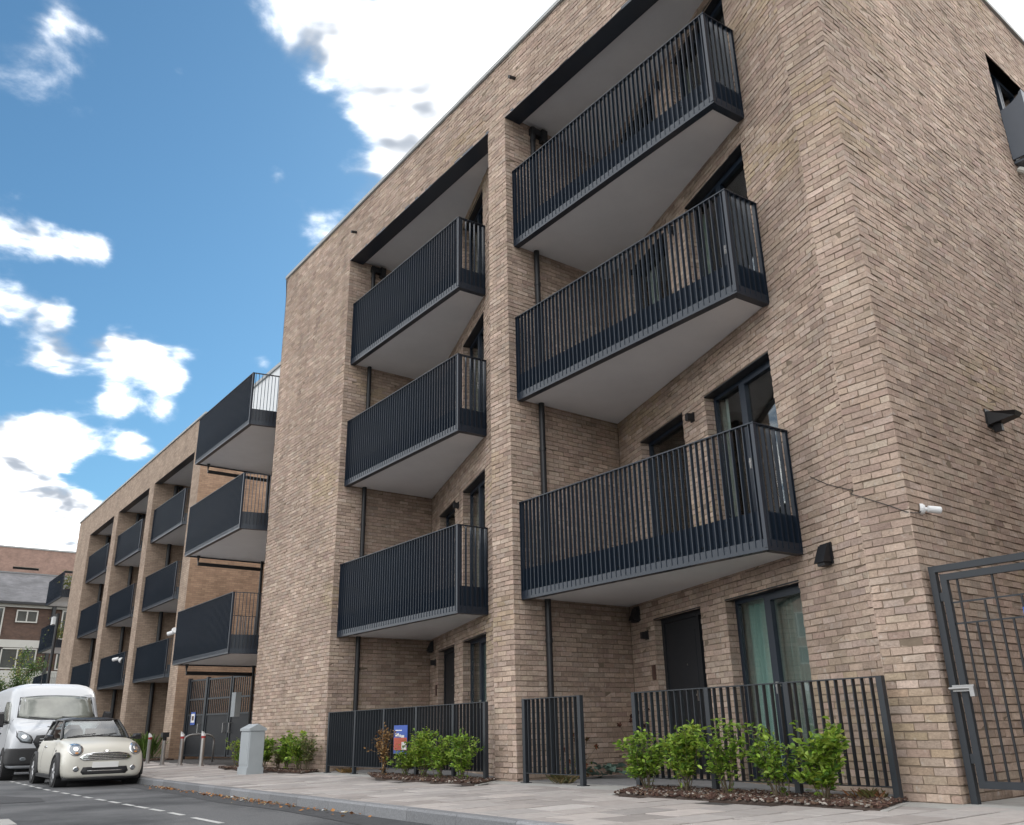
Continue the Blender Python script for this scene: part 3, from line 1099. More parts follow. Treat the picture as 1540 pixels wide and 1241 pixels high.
def window(fr, a, b, c, e, parent, split=0.45, d=-0.15, curtain=None, glassmat='window_glass', deep=0.9):
    """framed glazing in a wall opening: frame > panes, curtain, room"""
    mb = MB()
    fw = 0.055
    mb.obox(fr, a, a + fw, d - 0.06, d, c, e)
    mb.obox(fr, b - fw, b, d - 0.06, d, c, e)
    mb.obox(fr, a + fw, b - fw, d - 0.06, d, e - fw, e)
    mb.obox(fr, a + fw, b - fw, d - 0.06, d, c, c + fw)
    m = a + (b - a) * split
    if split:
        mb.obox(fr, m - 0.05, m + 0.05, d - 0.06, d + 0.008, c + fw, e - fw)
        # opening leaf inner frame
        i0, i1 = m + 0.05, b - fw
        for q in ((i0, i0 + 0.045, c + fw, e - fw), (i1 - 0.045, i1, c + fw, e - fw)):
            mb.obox(fr, q[0], q[1], d - 0.05, d + 0.012, q[2], q[3])
        mb.obox(fr, i0 + 0.045, i1 - 0.045, d - 0.05, d + 0.012, e - fw - 0.05, e - fw)
        mb.obox(fr, i0 + 0.045, i1 - 0.045, d - 0.05, d + 0.012, c + fw, c + fw + 0.07)
    w = mb.build('window', 'navy_metal', parent)
    for (p, q) in ([(a + fw, m - 0.05), (m + 0.05, b - fw)] if split else [(a + fw, b - fw)]):
        g = MB()
        g.obox(fr, p, q, d - 0.035, d - 0.027, c + fw, e - fw)
        g.build('pane', glassmat, w)
    if split:
        h = MB()
        h.obox(fr, m + 0.06, m + 0.08, d + 0.012, d + 0.05, c + 1.0, c + 1.14)
        h.obox(fr, m + 0.06, m + 0.16, d + 0.04, d + 0.055, c + 1.08, c + 1.10)
        h.build('handle', 'steel', w)
    if curtain:
        cu = MB()
        for (p, q, mat) in curtain:
            cu = MB()
            n = int((q - p) / 0.012)
            for zz in (0,):
                vs = []
                for i in range(n + 1):
                    uu = p + (q - p) * i / n
                    dd = d - 0.2 + 0.035 * math.sin(uu * 52 + 1.5 * math.sin(uu * 9)) + 0.012 * math.sin(uu * 131)
                    vs += [fr.p(uu, dd, c + 0.02), fr.p(uu, dd, e - 0.02)]
                cu.add(vs, [(2 * i, 2 * i + 2, 2 * i + 3, 2 * i + 1) for i in range(n)])
            cu.build('curtain', mat, w, smooth=True)
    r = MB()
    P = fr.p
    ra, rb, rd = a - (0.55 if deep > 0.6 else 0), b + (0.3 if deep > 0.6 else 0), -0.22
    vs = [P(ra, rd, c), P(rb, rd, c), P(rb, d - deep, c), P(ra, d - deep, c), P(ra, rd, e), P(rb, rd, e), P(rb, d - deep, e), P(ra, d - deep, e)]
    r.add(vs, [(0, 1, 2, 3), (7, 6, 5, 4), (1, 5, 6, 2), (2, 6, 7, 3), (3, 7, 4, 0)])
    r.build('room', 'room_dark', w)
    return w


bar_meshes = {}


def box_mesh(sx, sy, sz, mat, key=None):
    k = (round(sx, 4), round(sy, 4), round(sz, 4), mat)
    if k not in bar_meshes:
        me = bpy.data.meshes.new('bar')
        vs = [(x * sx / 2, y * sy / 2, z * sz) for z in (0, 1) for x, y in ((-1, -1), (1, -1), (1, 1), (-1, 1))]
        me.from_pydata(vs, [], BOXF)
        me.materials.append(M[mat])
        bar_meshes[k] = me
    return bar_meshes[k]


def balcony(parent, xl, xr, y0, b, t, yl, ret, single=True, mat='navy_metal', left_end=False, pitch=0.0945):
    """slab > fascia, bars, kick plate, rail, posts. ret = where the right-hand return meets the wall, yl = slab depth at its left end"""
    rx, ry = ret
    sl = MB()
    sl.prism([(xl, y0 + 0.07), (xr - 0.07, y0 + 0.07), (rx - 0.06, ry + 0.02), (xl, yl)], b + 0.035, b + 0.30)
    bal = sl.build('balcony', 'soffit', parent)
    zf = b + 0.13
    fa = MB()
    rl = math.hypot(rx - xr, ry - y0)
    ex, ey = (rx - xr) / rl, (ry - y0) / rl
    nx, ny = ey, -ex
    frr = Frame((xr, y0), (ex, ey), (nx, ny))
    fa.box(xl, xr - 0.0, y0 + 0.01, y0 + 0.068, b, zf)
    fa.obox(frr, 0.012, rl, -0.068, -0.01, b + 0.001, zf - 0.001)
    fa.box(xl, xr - 0.07, y0 + 0.068, y0 + 0.12, b, b + 0.014)
    fa.obox(frr, 0.1, rl, -0.12, -0.068, b + 0.001, b + 0.013)
    fa.build('fascia', mat, bal)
    kp = MB()
    zk = b + 0.475
    kp.box(xl + 0.01, xr - 0.06, y0 + 0.054, y0 + 0.060, zf, zk)
    kp.obox(frr, 0.06, rl - 0.005, -0.060, -0.054, zf, zk)
    kp.build('kick_plate', mat, bal)
    if single:
        bo = MB()
        u = xl + 0.25
        while u < xr - 0.2:
            for zz in (zf + 0.06, zk - 0.13):
                bo.disc((u, y0 + 0.054, zz), (0, -1, 0), 0, 0.011, 0.012, 6)
            u += pitch * 4
        bo.build('bolt', 'black_metal', bal)
    tr = MB()
    tr.box(xl, xr + 0.012, y0 - 0.006, y0 + 0.062, t - 0.014, t)
    tr.obox(frr, 0.065, rl, -0.062, 0.006, t - 0.0135, t - 0.0005)
    if left_end:
        tr.box(xl - 0.01, xl + 0.05, y0 + 0.062, yl, t - 0.0135, t - 0.0005)
    tr.build('top_rail', mat, bal)
    po = MB()
    po.box(xr - 0.042, xr + 0.004, y0 + 0.002, y0 + 0.014, zf - 0.10, t - 0.014)
    po.box(xr - 0.010, xr + 0.002, y0 + 0.014, y0 + 0.055, zf - 0.10, t - 0.014)
    po.build('post', mat, bal)
    po = MB()
    po.box(xl + 0.004, xl + 0.016, y0 + 0.002, y0 + 0.06, zf - 0.10, t - 0.014)
    po.build('post', mat, bal)
    po = MB()
    po.obox(frr, rl - 0.014, rl - 0.002, -0.06, 0.0, zf - 0.10, t - 0.014)
    po.build('post', mat, bal)
    z0 = zf - 0.085
    h = t - 0.014 - z0
    n = int((xr - 0.10 - xl) / pitch)
    xs = [xl + 0.06 + (xr - 0.075 - xl - 0.06) * i / n for i in range(n + 1)]
    m = max(int((rl - 0.08) / pitch), 2)
    us = [0.09 + (rl - 0.13) * i / m for i in range(m + 1)]
    if single:
        me = box_mesh(0.010, 0.05, h, mat)
        for x in xs:
            link('bar', me, (x, y0 + 0.027, z0), bal)
        for u in us:
            q = frr.p(u, -0.027, z0)
            o = link('bar', me, q, bal)
            o.rotation_euler = (0, 0, math.atan2(ny, nx) + math.pi / 2)
    else:
        mb = MB()
        for x in xs:
            mb.box(x - 0.005, x + 0.005, y0 + 0.002, y0 + 0.052, z0, z0 + h)
        for u in us:
            mb.obox(frr, u - 0.005, u + 0.005, -0.052, -0.002, z0, z0 + h)
        if left_end:
            y = y0 + 0.12
            while y < yl:
                mb.box(xl, xl + 0.05, y - 0.005, y + 0.005, z0, z0 + h)
                y += pitch
            mb.box(xl + 0.054, xl + 0.06, y0 + 0.06, yl, zf, zk)
            mb.box(xl - 0.004, xl + 0.05, y0 + 0.07, yl, b, zf)
        mb.build('bar_row', mat, bal, 'stuff')
    return bal


def downpipe(x, y, z0, z1, parent, r=0.05, hop=True):
    mb = MB()
    mb.tube([(x, y, z0), (x, y, z1)], r, 12)
    z = z0 + 0.4
    while z < z1:
        mb.tube([(x, y, z), (x, y, z + 0.06)], r + 0.008, 12)
        z += 1.55
    if hop:
        mb.box(x - 0.06, x + 0.05, y - 0.05, y + 0.24, z1 - 0.16, z1 - 0.02)
        mb.box(x - 0.02, x + 0.09, y + 0.17, y + 0.30, z1 - 0.28, z1 - 0.005)
    return mb.build('downpipe', 'black_metal', parent)


def bay(xl, first):
    fr = Frame((xl, YD), (BAYW, YE - YD), (YE - YD, -BAYW))
    L = math.hypot(BAYW, YD - YE)
    ops = []
    for lv, z0, z1 in levels():
        ops.append((0.89, 2.40, z0, z1))
        ops.append((3.10, 4.79, z0, z1))
    mwall(fr, L, ZB, ZH + 0.08, ops, phase=(L % 0.225) - 0.115, lo=-0.03)
    # short return where the pier stands proud of the slanting wall
    mwall(Frame((xl + BAYW, YE), (0, -1), (-1, 0)), YE, ZB, ZH, phase=0.05, lo=-0.02)
    # return wall on the left of the bay
    mwall(Frame((xl, 0), (0, 1), (1, 0)), YD, ZB, ZH + 0.08, phase=0.11, hi=0.03)
    for lv, z0, z1 in levels():
        # dark steel lintels
        for (a, b) in ((0.89, 2.40), (3.10, 4.79)):
            li = MB()
            li.obox(fr, a - 0.002, b + 0.002, -0.21, 0.004, z1 - 0.005, z1 + 0.012)
            li.build('lintel', 'black_metal', near)
        if lv == 0:
            if first:
                cur = [(2.58, 3.12, 'blind'), (3.12, 3.62, 'curtain_teal'), (3.68, 4.9, 'sheer')]
            else:
                cur = [(2.58, 4.8, 'sheer')]
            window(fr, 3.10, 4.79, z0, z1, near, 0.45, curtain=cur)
            d = MB()
            d.obox(fr, 0.89, 0.97, -0.21, -0.13, z0, z1)
            d.obox(fr, 2.32, 2.40, -0.21, -0.13, z0, z1)
            d.obox(fr, 0.97, 2.32, -0.21, -0.13, z1 - 0.07, z1)
            d.obox(fr, 2.04, 2.10, -0.21, -0.125, z0, z1 - 0.07)
            d.obox(fr, 0.975, 2.035, -0.20, -0.15, z0, z1 - 0.075)
            for q in ((1.09, 1.92, z0 + 0.2, z0 + 0.9), (1.09, 1.92, z0 + 1.05, z1 - 0.25)):
                d.obox(fr, q[0], q[1], -0.15, -0.146, q[2], q[3])
            do = d.build('door', 'door_black', near)
            h = MB()
            h.obox(fr, 1.92, 1.95, -0.15, -0.10, z0 + 0.98, z0 + 1.12)
            h.obox(fr, 1.82, 1.95, -0.11, -0.09, z0 + 1.05, z0 + 1.075)
            h.build('handle', 'steel', do)
            h = MB()
            h.disc(fr.p(1.62, -0.15, z0 + 1.5), -fr.n * -1, 0, 0.012, 0.01, 8)
            h.build('spyhole', 'steel', do)
            g = MB()
            g.obox(fr, 2.10, 2.32, -0.19, -0.18, z0, z1 - 0.07)
            g.build('side_light', 'dark_glass', do)
            g = MB()
            g.obox(fr, 0.85, 2.5, -0.6, -0.55, z0, z1)
            g.build('hallway', 'room_dark', do)
            k = MB()
            k.obox(fr, 0.76, 0.84, 0.0, 0.03, z0 + 1.33, z0 + 1.55)
            k.obox(fr, 0.78, 0.82, 0.03, 0.036, z0 + 1.46, z0 + 1.52)
            k.build('door_entry_panel', 'brown_box', near)
            wall_light(fr, 0.63, 2.05, near)
            hood(fr, 0.30, 2.32)
        else:
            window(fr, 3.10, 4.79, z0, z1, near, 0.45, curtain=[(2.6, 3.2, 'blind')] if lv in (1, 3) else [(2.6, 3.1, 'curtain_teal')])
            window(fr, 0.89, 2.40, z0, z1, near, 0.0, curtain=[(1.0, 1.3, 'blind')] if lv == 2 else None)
            wall_light(fr, 2.72, z1 - 0.18, near)
    for i in range(3):
        xr = xl + 4.65
        # the right-hand return runs back to the slanting wall
        rx = xr + 0.03
        ry = YD - (rx - xl) * (YD - YE) / BAYW
        balcony(near, xl + 0.006, xr, Y0, B[i], T[i], YD - 0.002, (rx, ry))
    # ceiling and deep steel edge beam over the top balcony
    s = MB()
    s.prism([(xl, 0.36), (xl + BAYW - 0.02, 0.36), (xl, YD)], ZH + 0.07, ZH + 0.12)
    s.build('ceiling', 'soffit', near)
    s = MB()
    s.box(xl - 0.02, xl + BAYW + 0.02, 0.004, 0.358, ZH - 0.006, ZH + 0.05)
    s.build('edge_beam', 'navy_metal', near)
    downpipe(xl + 0.065, 0.62, gz(xl), ZH - 0.0, near)


bay(X1L, True)
bay(X2L, False)
hood(Frame((X1L, YD), (BAYW, YE - YD), (YE - YD, -BAYW)), 5.39, 2.37)
fl = MB()
u, z, P = 2.40, 3.98, fS.p
fl.add([P(u - .10, 0, z - .02), P(u + .10, 0, z - .02), P(u + .07, .30, z + .03), P(u - .07, .30, z + .03), P(u - .10, 0, z + .15), P(u + .10, 0, z + .15), P(u + .10, .33, z + .075), P(u - .10, .33, z + .075)], BOXF)
fl.obox(fS, u - .12, u + .12, -.005, .012, z - .05, z + .18)
fl.obox(fS, u - .03, u + .03, .03, .12, z - .10, z - .01)
fl.build('flood_light', 'black_metal', near)

# coping and roof
cp = MB()
cp.box(XL - 0.05, 0.045, -0.045, 0.36, ZR - 0.085, ZR)
cp.box(XL - 0.035, 0.03, -0.03, 0.34, ZR - 0.10, ZR - 0.085)
cp.build('coping', 'coping', near)
cp = MB()
cp.obox(fS, 0.365, 16, -0.36, 0.045, ZR - 0.085, ZR)
cp.build('coping', 'coping', near)
rf = MB()
rf.prism([(XL + 0.02, 0.03), (-0.02, 0.03), (-0.62, 15.9), (XL + 0.02, 15.9)], ZR - 0.35, ZR - 0.3)
rf.build('roof', 'coping', near)
# flank continuing back, rear and the far-left slanting flank
bk = MB()
uvwall(bk, fS, SIDE_L, 16, ZB, ZR - 0.09)
uvwall(bk, Frame((-0.6, 16), (-1, 0), (0, 1)), 0, 16.5, ZB, ZR - 0.09)
FD = Frame((XL - BAYW, YD), (BAYW, -YD), (-YD, -BAYW))
uvwall(bk, FD, 0, math.hypot(BAYW, YD), ZB, ZR - 0.09)
uvwall(bk, Frame((XL - BAYW, 16), (0, -1), (-1, 0)), 0, 16 - YD, ZB, ZR - 0.09)
bk.build('wall', 'brick_far', near)
rf = MB()
rf.prism([(XL + 0.02, 0.03), (XL + 0.02, 15.9), (XL - BAYW, 15.9), (XL - BAYW, YD)], ZR - 0.35, ZR - 0.3)
rf.build('roof', 'coping', near)
cp = MB()
cp.obox(FD, 0, math.hypot(BAYW, YD) - 0.1, -0.3, 0.04, ZR - 0.086, ZR - 0.001)
cp.build('coping', 'coping', near)
for (x, z) in ((-6.11, 12.22), (-12.62, 12.2)):
    o = MB()
    o.tube([(x, 0.05, z + 0.01), (x, -0.14, z - 0.03)], 0.034, 10)
    o.build('overflow_pipe', 'black_metal', near)
# side window with grey spandrel box
sw = window(fS, SIDE_WIN[0], SIDE_WIN[1], SIDE_WIN[2], SIDE_WIN[3], near, 0.5, d=-0.17)
jb = MB()
a, b_, c_, e_ = SIDE_WIN
prof = [(0.0, c_ - 0.02), (0.30, c_ - 0.02), (0.36, c_ + 0.25), (0.36, c_ + 0.95)] + [(0.36 - 0.36 * (1 - math.cos(t * math.pi / 10)), c_ + 0.95 + 0.16 * math.sin(t * math.pi / 10)) for t in range(1, 6)]
prof = [(0.0, c_), (0.30, c_), (0.36, c_ + 0.1), (0.36, c_ + 1.18), (0.30, c_ + 1.10), (0.20, c_ + 1.03), (0.10, c_ + 0.99), (0.0, c_ + 0.97)]
r0 = [fS.p(a + 0.01, d, z) for d, z in prof]
r1 = [fS.p(a + 0.05, d, z) for d, z in prof]
jb.loft([r0, r1])
jb.obox(fS, a + 0.05, b_ + 1.0, 0.31, 0.36, c_ + 0.0, c_ + 1.18)
jb.obox(fS, a + 0.05, b_ + 1.0, -0.0, 0.31, c_ - 0.06, c_ - 0.02)
jb.build('juliet_balcony', 'navy_metal', near)
plain('slate_metal', (0.115, 0.135, 0.165), 0.4, noise=0.08, scale=2)
bpy.data.objects['juliet_balcony'].data.materials[0] = M['slate_metal']
sp = MB()
sp.tube([fS.p(a + 0.10, 0.02, c_ - 0.17), fS.p(a + 0.10, 0.16, c_ - 0.3)], 0.06, 10)
sp.build('wall_sensor', 'panel_white', near)

# gap balconies hung on the slanting left flank
for i in range(3):
    bb = [2.60, B[1], B[2]][i]
    bal = balcony(near, -22.95, -18.2, -0.33, bb, bb + 1.55, YD - 0.15, (-18.05, 0.42), single=False, left_end=True)
    pp = MB()
    pp.tube([(-22.75, 0.05, bb + 0.03), (-22.75, 0.05, bb - 0.22), (-22.75, 2.02, bb - 0.22)], 0.055, 8)
    pp.build('drain_pipe', 'black_metal', bal)
    hood(FD, 2.0, bb - 0.4)
downpipe(-22.72, 2.07, gz(-22), 8.75, near, hop=False)
mbx = MB()
mbx.box(-22.95, -22.62, 1.55, 1.72, 1.15, 1.85)
mbx.build('meter_box', 'cabinet_grey', near)
# boxes bracketed high on the hidden flank, seen past the corner
for z in (11.75, 10.75):
    q = MB()
    q.box(XL - 0.13, XL - 0.012, 0.10, 0.2, z, z + 0.16)
    q.build('flood_light', 'black_metal', near)
emit_bricks(near)

# ------------------------------------------------------------------ the farther apartment block along the street
far = thing('apartment_block', 'farther brick apartment block with three columns of navy balconies behind the parked van', 'building', (-41, 6, gz(-41)))
YF = 1.72
FX = [(-49.4, -43.75), (-42.8, -37.05), (-36.2, -30.4)]
FR, FL = -29.4, -52.9
FB = [2.76, 5.75, 8.77]
FT = [4.22, 7.26, 10.30]
FDp = 2.3
w = MB()
fr = Frame((FL, YF), (1, 0), (0, -1))
cuts = [FL, FX[0][0], FX[0][1], FX[1][0], FX[1][1], FX[2][0], FX[2][1], FR]
for a, b in ((0, 1), (2, 3), (4, 5), (6, 7)):
    uvwall(w, fr, cuts[a] - FL, cuts[b] - FL, -0.6, ZH)
uvwall(w, fr, 0, FR - FL, ZH, ZR - 0.09)
for (a, b) in FX:
    bw = b - a
    s = Frame((a, YF), (0, 1), (1, 0))
    uvwall(w, s, 0, FDp, -0.6, ZH + 0.1)
    s2 = Frame((a, YF + FDp), (bw, -FDp), (-FDp, -bw))
    L = math.hypot(bw, FDp)
    ops = []
    lv = [(-0.1, 2.35)] + [(FB[i] + 0.36, FB[i] + 2.55) for i in range(3)]
    for z0, z1 in lv:
        ops += [(0.95, 2.5, z0, z1), (3.3, 5.0, z0, z1)]
    uvwall(w, s2, 0, L, -0.6, ZH + 0.1, 0, ops)
    for o in ops:
        window(s2, o[0], o[1], o[2], o[3], far, 0.45 if o[0] > 3 else 0.0, d=-0.12, glassmat='dark_glass', deep=0.5)
    for i in range(3):
        xr = a + 4.62
        rx = xr + 0.15
        balcony(far, a + 0.006, xr, YF + 0.12, FB[i], FT[i], YF + FDp, (rx, YF + FDp - (rx - a) * FDp / bw), single=False)
    c = MB()
    c.prism([(a, YF + 0.3), (b - 0.75, YF + 0.3), (a, YF + FDp)], ZH + 0.07, ZH + 0.12)
    c.build('ceiling', 'soffit', far)
    c = MB()
    c.box(a - 0.02, b + 0.02, YF + 0.004, YF + 0.3, ZH - 0.006, ZH + 0.05)
    c.build('edge_beam', 'navy_metal', far)
    downpipe(a + 0.08, YF + 0.95, gz(a), ZH, far, r=0.09)
w.build('wall', 'brick_far', far)
w = MB()
uvwall(w, Frame((FR, YF), (0, 1), (1, 0)), 0.0, 18, -0.6, ZR - 0.09)
w.build('wall', 'brick_orange', far)
w = MB()
s2 = Frame((FL - 5.8, YF + FDp), (5.8, -FDp), (-FDp, -5.8))
uvwall(w, s2, 0, math.hypot(5.8, FDp), -0.6, ZR - 0.09)
uvwall(w, Frame((FL - 5.8, 19), (0, -1), (-1, 0)), 0, 19 - YF - FDp, -0.6, ZR - 0.09)
w.build('wall', 'brick_far', far)
for i in range(3):
    balcony(far, -60.4, -55.4, 1.66, FB[i], FT[i] + 0.05, YF + FDp + 0.3, (-55.3, 2.9), single=False, left_end=True)
c = MB()
c.box(FL - 0.05, FR + 0.05, YF - 0.05, YF + 0.35, ZR - 0.085, ZR)
c.box(FR - 0.30, FR + 0.05, YF + 0.35, 19.7, ZR - 0.086, ZR - 0.001)
c.build('coping', 'coping', far)
c = MB()
c.prism([(FL, YF + 0.1), (FR - 0.02, YF + 0.1), (FR - 0.02, 19.7), (FL - 5.8, 19.7), (FL - 5.8, YF + FDp)], ZR - 0.4, ZR - 0.25)
c.build('roof', 'coping', far)
# unseen rear wing added to block the sun, with a pale clad plant room
rw = MB()
uvwall(rw, Frame((FR, 19.7), (1, 0), (0, -1)), 0, 13, -0.6, ZR - 0.3)
rw.build('wall', 'brick_orange', far)
rw = MB()
rw.prism([(FR, 19.7), (FR + 13, 19.7), (FR + 13, 30), (FR, 30)], ZR - 0.45, ZR - 0.3)
rw.build('roof', 'coping', far)
cl = MB()
PX0, PX1, PY0, PY1 = -37.5, -29.55, 5.2, 10.5
cl.box(PX0, PX1, PY0, PY1, ZR - 0.2, 16.35)
pr = cl.build('plant_room', 'clad_white', far)
cl = MB()
cl.box(PX0 - 0.08, PX1 + 0.08, PY0 - 0.08, PY1 + 0.08, 16.35, 16.5)
cl.build('flashing', 'coping', pr)
cl = MB()
for k in range(5):
    cl.box(PX1 + 0.0, PX1 + 0.02, PY0 + 0.9 * k + 0.6, PY0 + 0.9 * k + 0.63, ZR, 16.35)
cl.build('seam', 'coping', pr)
cl = MB()
cl.tube([(PX1 - 0.3, 6.4, 16.5), (PX1 - 0.3, 6.4, 17.3), (PX1 - 0.3, 7.2, 17.3)], 0.03, 6)
cl.tube([(PX1 - 0.3, 6.0, 16.5), (PX1 - 0.3, 6.4, 17.2)], 0.025, 6)
cl.build('roof_guard', 'steel_dull', pr)
# pole-like downpipe with bracket at the far corner
q = MB()
q.tube([(FL - 0.7, YF - 0.3, gz(FL)), (FL - 0.7, YF - 0.3, 7.45)], 0.09, 8)
q.box(FL - 3.2, FL - 0.6, YF - 0.38, YF - 0.22, 7.42, 7.55)
ql = q.build('camera_post', 'black_metal')
tag(ql, 'tall black post with a horizontal arm at the far block\'s end corner', 'post')
q = MB()
q.box(FL - 1.6, FL - 1.0, YF - 0.5, YF - 0.2, 6.95, 7.40)
q.build('camera_box', 'white_plastic', ql)

# ------------------------------------------------------------------ buildings beyond
bg = thing('terraced_houses', 'older terrace with slate roof, brown brick panels and white window bands', 'house', (-80, 4, gz(-78)))
BX = -78.0
fB = Frame((BX, -18), (0, 1), (1, 0))


def bw_(name, mat, y0, y1, z0, z1, d0, d1, parent=bg):
    m = MB()
    m.obox(fB, y0 + 18, y1 + 18, d0, d1, z0, z1)
    return m.build(name, mat, parent)


m = MB()
uvwall(m, fB, 0, 40, -0.6, 11.2)
m.build('wall', 'brick_dark', bg)
bw_('spandrel_band', 'panel_white', -18, 22, 7.55, 8.15, 0.01, 0.12)
bw_('spandrel_band', 'panel_white', -18, 22, 4.2, 5.75, 0.01, 0.14)
bw_('spandrel_band', 'panel_white', -18, 22, 10.75, 11.25, 0.01, 0.2)


def far_window(y0, y1, z0, z1, lit=False):
    m = MB()
    t = 0.10
    m.obox(fB, y0 + 18, y1 + 18, 0.01, 0.13, z0, z0 + t)
    m.obox(fB, y0 + 18, y1 + 18, 0.01, 0.13, z1 - t, z1)
    for u in (y0, (y0 + y1) / 2 - t / 2, y1 - t):
        m.obox(fB, u + 18, u + t + 18, 0.01, 0.13, z0 + t, z1 - t)
    o = m.build('window', 'panel_white', bg)
    g = MB()
    g.obox(fB, y0 + t + 18, y1 - t + 18, 0.02, 0.06, z0 + t, z1 - t)
    g.build('pane', 'pane_far', o)


plain('pane_far', (0.05, 0.06, 0.06), 0.06, noise=0.4, scale=0.8, spec=1.0)
for k in range(-3, 5):
    y = k * 6.6
    far_window(y - 4.35, y - 2.75, 9.55, 10.55)
    far_window(y - 0.95, y + 0.85 + 0.5, 8.3, 10.7)
    far_window(y - 5.2, y - 2.4, 5.85, 7.5)
    far_window(y - 0.9, y + 1.7, 5.85, 7.5)
    far_window(y - 5.2, y - 3.0, 2.2, 4.1)
    far_window(y - 0.9, y + 2.0, 2.2, 4.1)
    d = MB()
    d.tube([(BX + 0.35, y - 1.65, gz(BX)), (BX + 0.35, y - 1.65, 11.0)], 0.16, 8)
    d.build('downpipe', 'black_metal', bg)
m = MB()
sl = math.hypot(6.0, 3.15)
m.quad((BX + 0.5, -18, 11.15), (BX + 0.5, 22, 11.15), (BX - 5.5, 22, 14.4), (BX - 5.5, -18, 14.4), [(0, 0), (40, 0), (40, sl), (0, sl)])
m.quad((BX - 5.5, -18, 14.4), (BX - 5.5, 22, 14.4), (BX - 11.5, 22, 11.15), (BX - 11.5, -18, 11.15), [(0, 0), (40, 0), (40, sl), (0, sl)])
m.build('roof', 'slate', bg)
m = MB()
m.box(BX + 0.40, BX + 0.62, -18, 22, 10.98, 11.16)
m.build('gutter', 'black_metal', bg)
m = MB()
m.box(BX - 5.6, BX - 5.4, -18, 22, 14.36, 14.48)
m.build('ridge', 'concrete_dark', bg)
b2 = thing('brick_building', 'long pinkish brick building with narrow slots rising behind the slate roof', 'building', (-95, 5, -0.4))
f2 = Frame((-92, -25), (0, 1), (1, 0))
m = MB()
ops = [(y + 25, y + 25 + 2.3, 16.1, 16.35) for y in np.arange(-20, 30, 4.6)]
uvwall(m, f2, 0, 60, -0.6, 18.15, 0, ops)
m.build('wall', 'brick_pink', b2)
for o in ops:
    m = MB()
    m.obox(f2, o[0], o[1], -0.4, -0.25, o[2], o[3])
    m.build('slot_window', 'room_dark', b2)
m = MB()
m.obox(f2, 0, 60, -0.4, 0.06, 18.15, 18.3)
m.build('coping', 'coping', b2)
m = MB()
m.prism([(-92.1, -25), (-92.1, 35), (-110, 35), (-110, -25)], 18.0, 18.14)
m.build('roof', 'coping', b2)

# unseen house added across the side passage to shade the lower side wall
nh = thing('added_shade_house', 'unseen brick house with a tiled roof, added to shade the side passage', 'house', (6.4, 7, 0))
m = MB()
fn = Frame((2.35, 13.5), (0, -1), (-1, 0))
uvwall(m, fn, 0, 13.1, -0.3, 5.6)
uvwall(m, Frame((2.35, 0.4), (1, 0), (0, -1)), 0, 8, -0.3, 5.6, 0, [(2.0, 3.4, 0.9, 2.3), (4.9, 6.0, 0.0, 2.2), (2.0, 3.4, 3.6, 4.9), (4.8, 6.1, 3.6, 4.9)])
uvwall(m, Frame((10.35, 0.4), (0, 1), (1, 0)), 0, 13.1, -0.3, 5.6)
uvwall(m, Frame((10.35, 13.5), (-1, 0), (0, 1)), 0, 8, -0.3, 5.6)
m.build('wall', 'brick_far', nh)
m = MB()
for (a, b, c, d) in (((2.1, 0.1), (6.35, 0.1), (6.35, 13.8), (2.1, 13.8)), ((6.35, 0.1), (10.6, 0.1), (10.6, 13.8), (6.35, 13.8))):
    zs = [5.5 if abs(q[0] - 6.35) > 1 else 7.8 for q in (a, b, c, d)]
    m.quad(*[(q[0], q[1], z) for q, z in zip((a, b, c, d), zs)], [(0, 0), (4.8, 0), (4.8, 13.7), (0, 13.7)])
m.add([(2.35, 0.42, 5.6), (10.35, 0.42, 5.6), (6.35, 0.42, 7.76)], [(0, 1, 2)])
m.build('roof', 'slate', nh)
fq = Frame((2.35, 0.4), (1, 0), (0, -1))
for (a, b, c, d) in ((2.0, 3.4, 0.9, 2.3), (2.0, 3.4, 3.6, 4.9), (4.8, 6.1, 3.6, 4.9)):
    window(fq, a, b, c, d, nh, 0.5, d=-0.1, glassmat='dark_glass', deep=0.5)
m = MB()
m.obox(fq, 4.9, 6.0, -0.15, -0.08, 0.0, 2.2)
m.build('door', 'door_black', nh)

